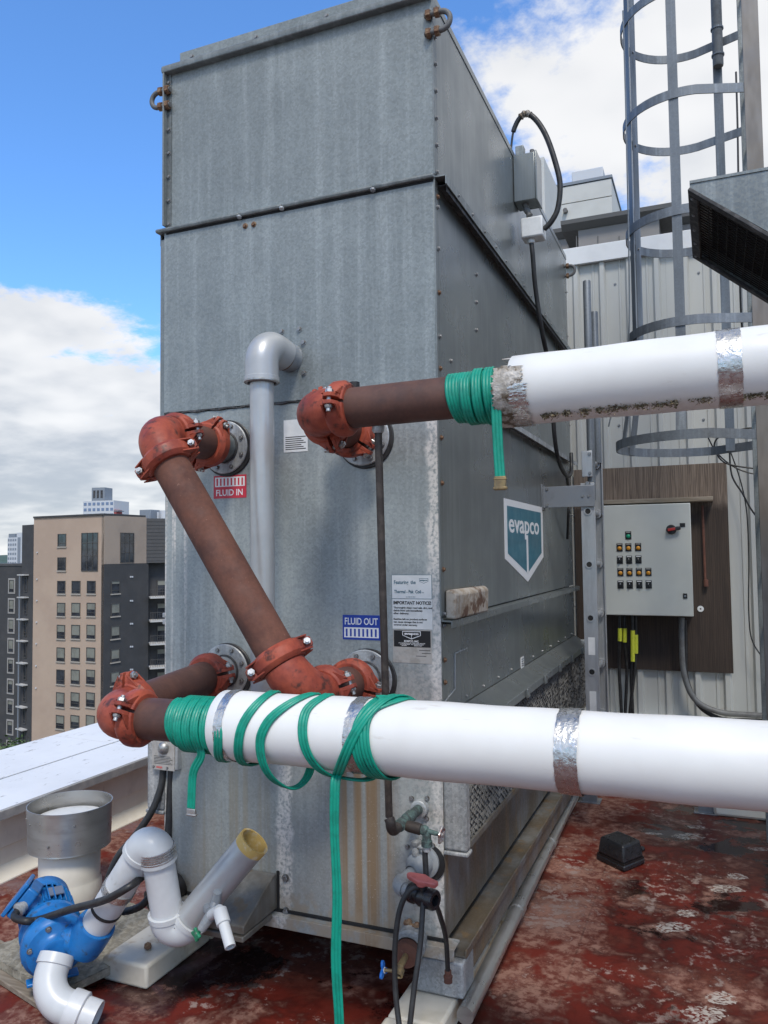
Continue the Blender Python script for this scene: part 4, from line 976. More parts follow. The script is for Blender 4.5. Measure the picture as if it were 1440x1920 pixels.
def overflow_valve():
    w = at(797, 1613, Y=0); c1 = at(742, 1662, Y=-.20); c2 = at(775, 1674, Y=-.225)
    t = empty('drain_valve', (w.x, -.1, w.z-.1), 'grey plastic drain pipe with black ball valve and faded red handle at the corner', 'valve')
    d = (c1-V((w.x, 0, w.z))).normalized(); wl = V((w.x, 0, w.z))
    m = MB(); m.lathe([(.03, -.002), (.066, -.002), (.067, -.010), (.03, -.012)], (w.x+.012, 0, w.z-.004), (0, 1, 0), 28); m.build('gasket', 'black_rubber', t)
    m = MB(); m.lathe([(.03, -.004), (.058, -.004), (.058, -.022), (.05, -.026), (.03, -.026)], (w.x, 0, w.z), (0, 1, 0), 28); m.build('wall_flange', 'mid_pvc', t)
    m = MB(); m.lathe([(.02, 0), (.044, .02), (.046, .06), (.040, .066), (.030, .075), (.024, .10)], wl, d, 24); m.build('reducer', 'mid_pvc', t)
    dr = (c2-c1).normalized()
    m = MB(); m.tube([wl+d*.08]+elbow_path(c1, d, dr, .035)+[c2], .0205, 18); m.build('pipe', 'mid_pvc', t, smooth=50)
    m = MB(); m.tube(elbow_path(c1, d, dr, .04), .0255, 18); m.build('elbow', 'mid_pvc', t, smooth=50)
    v0 = c1+dr*.065
    m = MB(); m.lathe([(.02, 0), (.031, 0), (.033, .006), (.033, .022), (.028, .026), (.030, .04), (.034, .05), (.030, .062), (.028, .074), (.033, .078), (.033, .100), (.030, .105), (.018, .105), (.018, .08)], v0, dr, 20); m.build('ball_valve', 'black_plastic', t)
    hc = v0+dr*.055; up = V((0, -.25, 1)).normalized()
    m = MB(); m.cyl(hc+up*.02, hc+up*.046, .016, 14); m.build('stem', 'black_plastic', t)
    ax = dr; a_ = hc+up*.052; s_ = ax.cross(up)
    m = MB(); m.prism([a_-ax*.060-s_*.006, a_-ax*.045-s_*.012, a_-ax*.0-s_*.022, a_+ax*.03-s_*.014, a_+ax*.062-s_*.011, a_+ax*.062+s_*.011, a_+ax*.03+s_*.014, a_+s_*.022, a_-ax*.045+s_*.012, a_-ax*.060+s_*.006], up*.018); m.cyl(a_-up*.008, a_+up*.004, .02, 14); m.build('handle', 'red_plastic', t, bevel=.004)
    return t
overflow_valve()
def black_hoses():
    y = -.26
    p1 = smooth_path([at(796, 1664, Y=-.24), at(770, 1667, Y=-.27), at(750, 1705, Y=-.29), at(741, 1770, Y=-.31), at(741, 1850, Y=-.33), at(749, 1925, Y=-.36), at(760, 1985, Y=-.40), at(768, 1925, Y=-.385), at(777, 1850, Y=-.35), at(788, 1770, Y=-.31), at(793, 1700, Y=-.27), at(796, 1688, Y=-.255)], 10)
    o = MB().tube(p1, .0092, 12).build('water_hose', 'black_rubber', label='thin black hose hanging in a long loop from the corner valve', cat='hose')
    t = empty('water_hose', at(840, 1845, Y=-.05), 'short black hose ending in a rusty coupling above the corner block', 'hose')
    p2 = smooth_path([at(816, 1692, Y=-.21), at(826, 1720, Y=-.16), at(836, 1760, Y=-.10), at(840, 1825, Y=-.07)], 10)
    MB().tube(p2, .0085, 12).build('hose', 'black_rubber', t)
    e = p2[-1]; MB().lathe([(.008, -.012), (.012, -.01), (.012, .006), (.016, .008), (.016, .014), (.014, .016), (.015, .030), (.011, .032)], e, (0, 0, -1), 12).build('hose_end', 'rust_pipe', t)
    # bottom drain with brass tap
    w = at(776, 1755, Y=0); f = at(757, 1800, Y=-.16); wl = V((w.x, 0, w.z)); d = (f-wl).normalized()
    t = empty('basin_drain', (f.x, f.y, f.z-.06), 'crusted basin drain stub with brass tap and blue three lobed handle', 'tap')
    MB().lathe([(.03, -.002), (.052, 0), (.054, .02), (.050, .026), (.050, .03), (.056, .034), (.056, .07), (.050, .076), (.046, .09), (.046, .10)], wl, d, 28).build('stub', 'galv_crust', t)
    m = MB(); m.lathe([(.040, .095), (.043, .10), (.043, .135), (.0, .136)], wl, d, 28); m.build('plug', 'rust_pipe', t)
    for k in range(5): MB().lathe([(0, 0), (.012, .0), (.009, .010), (0, .014)], wl+V((-.02+.012*k, -.02-.005*k, .050+.008*math.sin(k*2))), (0, -.3, 1), 7).build('rust_flake', 'rusty_bolt', t, smooth=0)
    tp = wl+d*.14; q = at(751, 1822, Y=tp.y-.05)
    m = MB(); m.tube([tp-d*.02, tp+d*.02, q+V((0, 0, .02)), q], [.010, .011, .012, .012], 12); m.lathe([(.011, 0), (.015, .002), (.015, .024), (.011, .026), (.008, .02)], q+V((0, 0, .008)), (q-tp), 12); m.build('tap_body', 'brass', t)
    hc = at(721, 1819, Y=tp.y-.05); dr = (hc-q).normalized(); m = MB(); m.cyl(q, hc, .006, 10); m.build('stem', 'brass', t)
    a, e_, t_ = frame(dr); pts = []
    for k in range(36):
        an = 2*math.pi*k/36; pts.append(hc+(e_*math.cos(an)+t_*math.sin(an))*(.021+.011*math.cos(3*an)))
    m = MB(); m.prism(pts, dr*.009); m.build('tap_handle', 'blue_plastic', t, bevel=.002); MB().lathe([(0, 0), (.006, 0), (.005, .003), (0, .004)], hc+dr*.009, dr, 10).build('handle_nut', 'zinc', t); MB().lathe([(0, 0), (.010, 0), (.010, .001), (0, .001)], hc-dr*.0, -dr, 12).build('handle_cap', 'ink_white', t)
black_hoses()

# ================================================================== RIGHT SIDE OF THE ROOF
def tower_ladder():
    Y0, Y1 = 1.90, 2.30
    xa = at(1092, 1060, Y=Y0).x; xb = at(1118, 1060, Y=Y0).x; w = xb-xa
    xc = (xa+xb)/2
    t = empty('fixed_ladder', (xc, 2.1, .4), 'aluminium fixed ladder standing beside the tower right side', 'ladder')
    zt0, zt1 = at(1108, 905, Y=Y0).z, at(1128, 833, Y=Y1).z
    for (y, zt, s) in ((Y0, zt0, 1), (Y1, zt1, -1)):
        m = MB(); th = .006; d = .028*s
        m.box((xa, min(y, y+th*s), .42), (xb, max(y, y+th*s), zt)); m.box((xa, min(y+th*s, y+d), .42), (xa+th, max(y+th*s, y+d), zt)); m.box((xb-th, min(y+th*s, y+d), .42), (xb, max(y+th*s, y+d), zt))
        m.build('rail', 'alu', t, bevel=.0015)
    z = at(1105, 958.6, Y=Y0).z; zs = [z-.305*k for k in range(-1, 5)]
    for z in zs:
        m = MB(); m.lathe([(.0155, -.002), (.0155, -.005), (.0225, -.005), (.0225, .0), (.0165, .0), (.0165, Y1-Y0), (.011, Y1-Y0)], (xc, Y0, z), (0, 1, 0), 18); r = m.build('rung', 'alu', t)
        MB().lathe([(0, 0), (.0158, 0)], (xc, Y0-.0032, z), (0, 1, 0), 14).build('rung_bore_shade', 'dark_gap', r)  # flat dark disc painted for the shade inside the hollow rung
        MB().lathe([(.0165, -.03), (.028, -.03), (.030, -.002), (.0165, -.001)], (xc, Y1-.002, z), (0, 1, 0), 18).build('rung_collar', 'alu', r)
    # grab posts
    for (px, top, y, zb) in ((1100, 527, Y0+.03, zt0-.10), (1114, 585, Y1-.03, zt1-.12)):
        q = at(px, top, Y=y); m = MB(); m.lathe([(0, 0), (.0215, 0), (.0225, .004)] + [(.0225, h) for h in (.2, q.z-zb-.004)]+[(.021, q.z-zb), (.016, q.z-zb), (.016, q.z-zb-.03)], (q.x, y, zb), (0, 0, 1), 18); m.build('grab_post', 'galv_cage', t)
    q = at(1101, 870, Y=Y0); m = MB(); m.box((q.x-.030, Y0-.012, q.z-.075), (q.x+.030, Y0-.001, q.z+.075)); m.box((q.x-.03, Y0-.001, q.z-.075), (q.x-.024, Y0+.05, q.z+.075)); m.build('post_clamp', 'alu', t, bevel=.003)
    for dz in (-.055, .055): inst('bolt', BOLT, t, (q.x+.015, Y0-.012, q.z+dz), (0, -1, 0), sc=.7)
    inst('bolt', BOLT, t, (q.x, Y0-.003, q.z-.115), (0, -1, 0), sc=1.1)
    # stand-off bracket to the tower
    za, zb = at(1060, 911, Y=Y0-.02).z, at(1060, 951, Y=Y0-.02).z
    m = MB(); m.box((.006, Y0-.016, zb), (xb+.002, Y0-.009, za)); m.box((.0, Y0-.035, zb-.015), (.007, Y0+.05, za+.015)); m.build('standoff_bracket', 'alu_dark', t, bevel=.002)
    for dx in (.03, .065): inst('bolt', BOLT, t, (xb-dx, Y0-.016, (za+zb)/2-.002), (0, -1, 0), sc=.6)
    for z in (za-.015, zb+.015): inst('bolt', BOLT, t, (.03, Y0-.016, z), (0, -1, 0), sc=.7)
    # label patches on the rail
    for (a, b) in ((1195, 1228), (1296, 1345)):
        z1, z0 = at(1108, a, Y=Y0).z, at(1108, b, Y=Y0).z; MB().box((xa+.022, Y0-.0012, z0), (xb-.018, Y0, z1)).build('rail_sticker', 'label_white', t)
    m = MB(); m.box((.07, Y0+.02, .44), (xa, Y0+.07, .48)); m.build('lower_bracket', 'alu_dark', t)
tower_ladder()

def caged_ladder():
    c = at(1283, 231, D=4.5); c = V((c.x, c.y, 0)); D0 = 4.5
    r = .335; xr = at(1411, 200, D=4.35).x-.045
    t = empty('caged_ladder', (xr, c.y, 0), 'galvanised ladder with round safety cage of flat hoops and straps', 'ladder')
    zs = [at(1168, 40, D=D0).z, at(1174, 231, D=D0).z, at(1178, 440, D=D0).z, at(1183, 636, D=D0).z, at(1140, 838, D=D0).z]
    dz = (zs[0]-zs[4])/4; zs = [zs[0]+dz]+zs
    def hoop(z, r, w=.05, th=.007):
        m = MB(); pts = []
        n = 30
        for i in range(n+1):
            a = R_(78+204*i/n); pts.append((c+V((math.cos(a)*r, math.sin(a)*r, z)), V((math.cos(a), math.sin(a), 0))))
        e0, e1 = pts[0][0], pts[-1][0]
        pts = [(V((xr, c.y+.24, z)), V((0, 1, 0)))]+pts+[(V((xr, c.y-.24, z)), V((0, -1, 0)))]
        m.ribbon([p for p, _ in pts], [u for _, u in pts], [(-w/2, 0), (w/2, 0), (w/2, -th), (-w/2, -th)]); m.build('hoop', 'galv_cage', t, smooth=30)
    for z in zs[:-1]: hoop(z, r)
    hoop(zs[-1], r+.085)
    ztop, zf = zs[0]+.3, zs[-1]
    he = c+V((math.cos(R_(78))*r, math.sin(R_(78))*r, 0)); sp = he.lerp(V((xr, c.y+.24, 0)), .5)
    m = MB(); m.ribbon([sp+V((0, -.008, ztop)), sp+V((0, -.008, zs[-1]-.02))], [V((.1, 1, 0))]*2, [(-.025, 0), (.025, 0), (.025, -.006), (-.025, -.006)]); m.build('strap', 'galv_cage', t, smooth=0)
    for a in (150, 208, 262):
        a = R_(a); d = V((math.cos(a), math.sin(a), 0)); s = V((-d.y, d.x, 0))
        pts = [c+d*(r-.007)+V((0, 0, ztop)), c+d*(r-.007)+V((0, 0, zs[-2]-.1)), c+d*(r-.007+.085)+V((0, 0, zf-.02))]
        m = MB(); m.ribbon(pts, [d]*3, [(-.025, 0), (.025, 0), (.025, -.006), (-.025, -.006)]); m.build('strap', 'galv_cage', t, smooth=0)
        for z in zs[:-1]: inst('bolt', BOLT, t, c+d*(r-.013)+V((0, 0, z)), -d, sc=.6)
    for s in (1, -1):
        y = c.y+.24*s; m = MB(); m.box((xr-.005, y-.006, .02), (xr+(.065 if s > 0 else .075), y+.006, ztop+.3)); m.build('rail', 'galv_trim' if s > 0 else 'post_brown', t, bevel=.002)
    z = .3
    while z < ztop+.2:
        MB().cyl((xr+.03, c.y-.234, z), (xr+.03, c.y+.234, z), .011, 10).build('rung', 'galv_trim', t); z += .305
    for z in (.9, 2.4):
        for s in (1, -1): MB().box((xr+.065, c.y+.24*s-.02, z), (xr+.9, c.y+.24*s+.02, z+.04)).build('standoff_bracket', 'galv_trim', t)
    # masts the ladder is fixed to
    for s in (1, -1): MB().box((xr+.9, c.y+.24*s-.05, .0), (xr+1.0, c.y+.24*s+.05, ztop+.3)).build('support_post', 'galv_trim', t)
    # conduit stub strapped to the far strap
    k = sp.copy(); za = at(1372, 140, D=4.75).z
    q = V((sp.x+.004, 0, 0))
    MB().lathe([(0, 0), (.028, 0), (.030, .01), (.030, 2.2), (0, 2.2)], (q.x, k.y-.046, za), (0, 0, 1), 18).build('conduit', 'conduit_grey', t)
    for dz in (.06, .22): MB().lathe([(.031, 0), (.036, .002), (.036, .012), (.031, .014)], (q.x, k.y-.046, za+dz), (0, 0, 1), 16).build('strap_clip', 'galv_cage', t)
    return c, r, zs, xr
CG = caged_ladder()
c, r, zs, xr = CG
MB().tube(smooth_path([at(1168, 20, D=4.3), at(1174, 231, D=4.3), at(1180, 600, D=4.3), at(1166, 690, D=4.35), at(1141, 800, D=4.35)], 8), .0045, 6).build('guy_wire', 'galv_cage', label='thin grey wire running down the outside of the ladder cage', cat='wire')
pth = smooth_path([at(1380, 135, Y=2.55), at(1383, 240, Y=2.5), at(1386, 420, Y=2.4), at(1392, 620, Y=2.4), at(1422, 800, Y=2.4), at(1436, 1000, Y=2.4), at(1470, 1100, Y=2.4)], 8)
MB().tube(pth, .006, 8).build('cable', 'black_rubber', label='black cable running down the far side of the ladder cage', cat='cable')
lp = [at(x, y, Y=2.6) for x, y in ((1460, 805), (1400, 803), (1368, 815), (1345, 822), (1340, 842), (1360, 868), (1410, 878), (1445, 880))]
MB().tube(smooth_path(lp, 8), .005, 8).build('cable', 'black_rubber', label='loose black cable loop below the cage hoop at right', cat='cable')
lp = [at(x, y, Y=2.7) for x, y in ((1325, 815), (1345, 850), (1385, 880), (1440, 893), (1470, 892))]
MB().tube(smooth_path(lp, 8), .0045, 8).build('cable', 'black_rubber', label='black cable sagging from the cage hoop to the right edge', cat='cable')
lp = [at(x, y, Y=2.8) for x, y in ((1367, 832), (1372, 890), (1392, 925), (1412, 960), (1440, 990), (1475, 1005))]
MB().tube(smooth_path(lp, 8), .0055, 8).build('cable', 'black_rubber', label='black cable hanging steeply beside the plywood to the right edge', cat='cable')
lp = [at(x, y, Y=3.38) for x, y in ((1369, 845), (1388, 900), (1400, 960), (1404, 1050), (1404, 1150), (1412, 1205), (1445, 1250), (1480, 1290))]
MB().tube(smooth_path(lp, 8), .0045, 8).build('cable', 'black_rubber', label='long thin black cable hanging down the ribbed wall', cat='cable')

def hood():
    y0, y1 = .2, .9; a = at(1293, 345, Y=y0); k = (at(1440, 430, Y=y0).z-a.z)/(at(1440, 430, Y=y0).x-a.x)
    x0, zt = a.x, a.z; x1 = x0+.85; x2 = x1+.6; zb = zt+k*(x1-x0); lip = .012
    t = empty('air_intake_hood', (x1+.3, .55, 0), 'galvanised air intake hood with slanted black screened mouth', 'intake hood')
    th = .012
    for (y, e) in ((y0, th), (y1-th, th)):
        MB().prism([(x0, y, zt), (x2, y, zt), (x2, y, zb-.1), (x1, y, zb), (x0, y, zt-lip)], (0, e, 0)).build('side_sheet', 'galv_trim', t)
    MB().box((x0, y0-.004, zt), (x2, y1+.004, zt+.01)).build('top_sheet', 'galv_trim', t)
    MB().box((x2, y0, zb-.1), (x2+.01, y1, zt)).build('back_sheet', 'galv_trim', t)
    # frame round the mouth and the screen
    s = V((x1-x0, 0, zb-zt)).normalized(); n = V((s.z, 0, -s.x)); L = (x1-x0)/s.x
    o = V((x0, y0, zt-lip))
    def bar(p, a_, b_, c_): MB().obox(p, a_, b_, c_).build('mouth_frame', 'sealant', t, bevel=.002)
    for y in (y0-.003, y1-.037): bar(V((x0, y, zt-lip))+n*.0, s*L, (0, .04, 0), n*.012)
    for d in (0, L-.05): bar(V((x0, y0+.04, zt-lip))+s*d, s*.04, (0, y1-y0-.08, 0), n*.012)
    m = MB(); nx, ny = 26, 24
    for i in range(nx+1): m.obox(o+s*(.03+(L-.06)*i/nx)+V((0, .03, 0))-n*.010, s*.003, (0, y1-y0-.06, 0), n*.003)
    for j in range(ny+1): m.obox(o+s*.03+V((0, .03+(y1-y0-.06)*j/ny, 0))-n*.014, s*(L-.06), (0, .003, 0), n*.003)
    m.build('bird_screen', 'mesh_black', t, smooth=0, kind='stuff')
    MB().obox(o+s*.02+V((0, .02, 0))-n*.06, s*(L-.04), (0, y1-y0-.04, 0), n*.004).build('shade_backing', 'mesh_black', t)  # black sheet standing in for the shaded inside of the hood
    for i in range(5): inst('screw', SCREW, t, V((x0, y0+.05+i*.15, zt-lip))+s*.02+n*.012, n, sc=.7)
    # duct down to the roof
    MB().box((x1+.02, y0+.02, .0), (x2-.02, y1-.02, zb-.05)).build('duct', 'galv_trim', t)
hood()

def back_wall():
    YW = 3.5; x0, x1 = -1.35, 6.0; zb, zt = .43, at(1200, 474, Y=3.5).z
    t = empty('ribbed_wall', (2, YW, 0), 'pale grey ribbed metal wall with white top flashing behind the tower', 'wall')
    per = .2; pw = 1.0; x = x0
    while x < x1:
        prof = []
        n = int(pw/per+.5)
        for k in range(n):
            b = x+k*per
            prof += [(b, 0), (b+.055, 0), (b+.060, -.006), (b+.072, -.006), (b+.077, 0), (b+.105, 0), (b+.120, -.03), (b+.150, -.03), (b+.165, 0)]
        prof.append((x+pw-.001, 0))
        m = MB(); vs = []; fs = []
        for (a, d) in prof: vs += [(a, YW+d, zb), (a, YW+d, zt)]
        for i in range(len(prof)-1): fs.append([2*i, 2*i+2, 2*i+3, 2*i+1])
        m.add(vs, fs).build('wall_sheet', 'wall_metal', t, smooth=0)
        for zz in (1.2, 2.6, 3.7):
            for k in (1, 3): inst('screw', SCREW, t, (x+k*per+.03, YW, zz), (0, -1, 0), sc=1.0)
        x += pw
    MB().box((x0, YW+.01, 0), (x1, YW+.25, zt+.02)).build('wall_core', 'parapet_grey', t)
    ft = at(1150, 458, Y=YW-.05).z
    for k in range(3): MB().prism([(x0+k*2.45, YW-.05, zt-.035), (x0+k*2.45, YW-.055, ft+.02), (x0+k*2.45, YW+.3, ft+.05), (x0+k*2.45, YW+.3, zt)], (2.444, 0, 0)).build('top_flashing', 'wall_flash', t, bevel=.003)
    MB().box((x0, YW-.09, zb-.08), (x1, YW+.01, zb)).build('base_ledge', 'wall_flash', t, bevel=.006)
    MB().box((x0, YW-.06, 0), (x1, YW+.01, zb-.08)).build('base_upstand', 'white_membrane', t)
back_wall()
def curb():
    m = MB(); q = at(1338, 1530, Z=0); m.box((q.x-.0, q.y, 0), (6, 3.40, .30)); m.build('roof_curb', 'white_membrane', bevel=.02, label='low pale membrane curb at the foot of the ribbed wall at right', cat='curb')
    for i, (px, lab) in enumerate(((1105, 'short grey strut foot on the roof below the ladder'), (1324, 'short grey strut foot on the roof beside the pale curb'))):
        q = at(px, 1505 if i == 0 else 1526, Z=0); m = MB(); m.box((q.x-.045, q.y, 0), (q.x+.045, q.y+.02, .32)); m.box((q.x-.045, q.y+.02, 0), (q.x-.037, q.y+.06, .32)); m.box((q.x+.037, q.y+.02, 0), (q.x+.045, q.y+.06, .32)); m.box((q.x-.07, q.y-.02, .0), (q.x+.07, q.y+.10, .008)); m.build('strut_foot', 'alu_dark', label=lab, cat='strut', group='strut feet', bevel=.002)
curb()

def control_panel():
    yb = 3.455
    a, b, d = at(1080, 880, Y=yb), at(1362, 867, Y=yb), at(1380, 1263, Y=yb)
    o = MB().box((a.x-.02, yb, d.z), (b.x, yb+.018, b.z)).build('plywood_board', 'plywood', label='weathered plywood board screwed to the ribbed wall', cat='board', bevel=.002)
    yf = 3.22
    p, q = at(1137, 948, Y=yf), at(1300, 1156, Y=yf); x0, x1, z0, z1 = p.x-.03, at(1293, 945, Y=yf).x+.004, q.z, p.z
    t = empty('control_cabinet', ((x0+x1)/2, 3.33, z0), 'pale grey control cabinet with black knobs and amber lamps', 'control cabinet')
    MB().box((x0+.006, yf+.022, z0+.006), (x1-.006, yb-.003, z1-.006)).build('box', 'panel_paint', t, bevel=.004)
    dr = MB().box((x0, yf, z0), (x1, yf+.020, z1)).build('door', 'panel_paint', t, bevel=.005)
    MB().box((x0, yf+.0202, z0+.012), (x1-.004, yf+.0218, z1-.012)).build('door_seal', 'black_rubber', t)
    def zpx(zx, zy): return at(980+zx/3.13, 820+zy/3.13, Y=yf)
    base = MB(); base.box((-.021, -.029, 0), (.021, .029, .004)); bme = base.mesh('module', 'label_black', smooth=0)
    def lens(mat):
        m = MB(); m.lathe([(.0145, .004), (.0145, .009), (.0125, .012), (.006, .0145), (0, .015)], (0, 0, 0), (0, 0, 1), 16); return m.mesh('lamp_lens', mat)
    kn = MB(); kn.lathe([(.0145, .004), (.0145, .010), (.013, .012), (0, .012)], (0, 0, 0), (0, 0, 1), 16); kn.cbox((0, 0, .017), (.007, 0, 0), (0, .026, 0), (0, 0, .012)); kme = kn.mesh('knob', 'label_black')
    ln = MB(); ln.box((-.0012, .0, .0235), (.0012, .012, .0238)); ln.box((-.016, .019, .0041), (.016, .025, .0044)); lme = ln.mesh('mark', 'ink_white', smooth=0)
    tg = MB(); tg.box((-.016, .0195, .0041), (.016, .0255, .0044)); tme = tg.mesh('legend_strip', 'label_plate', smooth=0)
    AM, GR = lens('amber'), lens('green_lens')
    for (zx, zy, k) in ((620, 575, 'g'), (569, 646, 'a'), (621, 645, 'a'), (678, 644, 'a'), (571, 719, 'k'), (625, 718, 'k'), (680, 717, 'k'), (574, 791, 'a'), (627, 791, 'a'), (683, 790, 'a'), (738, 790, 'a'), (575, 864, 'k'), (629, 864, 'k'), (685, 863, 'k'), (740, 863, 'k')):
        c0 = zpx(zx, zy); s = inst('switch_plate', bme, dr, (c0.x, yf, c0.z), (0, -1, 0), (0, 0, 1), rz=-90)
        if k == 'k':
            kk = inst('knob', kme, dr, (c0.x, yf, c0.z-.006), (0, -1, 0), (0, 0, 1), rz=-90+random.choice((-35, 30, 40)))
            l = inst('mark', lme, dr, (c0.x, yf, c0.z), (0, -1, 0), (0, 0, 1), rz=-90)
        else:
            inst('lamp', AM if k == 'a' else GR, dr, (c0.x, yf, c0.z-.007), (0, -1, 0), (0, 0, 1))
            l = inst('legend_strip', tme, dr, (c0.x, yf, c0.z), (0, -1, 0), (0, 0, 1), rz=-90)
    c0 = zpx(872, 541); m = MB(); m.lathe([(.034, 0), (.034, .012), (.028, .02), (0, .02)], (c0.x, yf, c0.z), (0, -1, 0), 24); sw = m.build('disconnect_base', 'label_black', t)
    e = zpx(925, 532); dd = (e-V((c0.x, yf, c0.z))).normalized(); m = MB(); m.obox(V((c0.x, yf-.038, c0.z))-dd*.03-V((0, 0, .014)), dd*.095, (0, .02, 0), (0, 0, .028)); m.build('disconnect_handle', 'black_plastic', t, bevel=.006); m = MB(); m.obox(V((c0.x, yf-.0405, c0.z))-dd*.022-V((0, 0, .009)), dd*.05, (0, .004, 0), (0, 0, .018)); m.build('handle_insert', 'red_handle', t, bevel=.002)
    c0 = zpx(938, 515); MB().box((c0.x-.018, yf-.003, c0.z-.014), (c0.x+.018, yf, c0.z+.014)).build('legend_tag', 'label_black', t)
    c0 = zpx(954, 931); MB().box((c0.x-.014, yf-.006, c0.z-.018), (c0.x+.014, yf, c0.z+.018)).build('door_lock', 'label_black', t, bevel=.002); MB().box((c0.x-.007, yf-.0075, c0.z-.006), (c0.x+.007, yf-.006, c0.z+.006)).build('lock_core', 'alu_dark', t)
    c0 = zpx(1032, 1020); MB().lathe([(.006, 0), (.022, 0), (.022, .004), (.006, .004)], (c0.x+.01, yb-.002, c0.z), (0, -1, 0), 16).build('mounting_lug', 'label_white', t)
    # batten over the cabinet, and a side strip
    p, q = at(1133, 946, Y=3.36), at(1337, 934, Y=3.36)
    m = MB(); m.box((p.x-.04, 3.33, q.z-.02), (q.x, yb-.001, q.z+.012)); m.build('batten', 'board_wood', label='thin weathered wooden batten above the control cabinet', cat='batten', bevel=.003)
    p, q = at(1317, 948, Y=3.43), at(1324, 1100, Y=3.43)
    m = MB(); m.tube([V((p.x, 3.43, p.z)), V((p.x+.003, 3.43, q.z+.06)), V((q.x, 3.43, q.z))], .009, 8); m.lathe([(.01, 0), (.017, .002), (.017, .05), (.01, .052)], (q.x, 3.43, q.z), (0, 0, 1), 10); m.build('rod', 'rust_pipe', label='thin rusty rod hanging on the plywood right of the cabinet', cat='rod')
    for i, (xt, xb) in enumerate(((1162, 1166), (1171, 1172), (1186, 1187), (1192, 1180))):
        a, bq = at(xt, 1157, Y=3.30+.02*(i % 2)), at(xb, 1352, Y=3.36)
        t2 = empty('power_cable', (a.x, a.y, bq.z), ('leftmost of four black cables below the cabinet, with yellow tape', 'second black cable from the left below the cabinet, with yellow tape', 'third black cable from the left below the cabinet, with yellow tape', 'rightmost of four black cables below the cabinet, with yellow tape')[i], 'cable', 'cables below the cabinet')
        md = at((xt+xb)/2+(4 if i % 2 else -3), 1255, Y=3.34); pts = smooth_path([a+V((0, 0, .03)), at(xt, 1200, Y=a.y), md, bq, bq+V((0, .0, -.3))], 8); MB().tube(pts, .012, 10).build('cable', 'black_rubber', t2)
        k0, k1 = ((1178, 1202), (1178, 1204), (1182, 1240), (1190, 1225))[i]; ta, tb = at(xt, k0, Y=a.y), at(xt, k1, Y=a.y); MB().cyl(V((ta.x+.002, a.y-.002, ta.z)), V((tb.x+.002, a.y-.004, tb.z)), .0155, 10).build('tape_wrap', 'yellow_tape', t2)
    pts = smooth_path([at(x, y, Y=yy) for x, y, yy in ((1278, 1158, 3.33), (1278, 1200, 3.35), (1282, 1260, 3.36), (1302, 1310, 3.36), (1345, 1334, 3.36), (1400, 1340, 3.36), (1480, 1344, 3.36))], 8)
    MB().tube(pts, .020, 12).build('conduit', 'conduit_grey', label='grey flexible conduit curving from the cabinet bottom to the right', cat='conduit')
    pts = smooth_path([at(x, y, Y=yy) for x, y, yy in ((1284, 1162, 3.38), (1285, 1210, 3.40), (1287, 1270, 3.40), (1310, 1322, 3.40), (1350, 1347, 3.40), (1400, 1351, 3.40), (1480, 1353, 3.40))], 8)
    MB().tube(pts, .016, 12).build('conduit', 'black_rubber', label='black cable curving alongside the grey conduit under the cabinet', cat='cable')
control_panel()

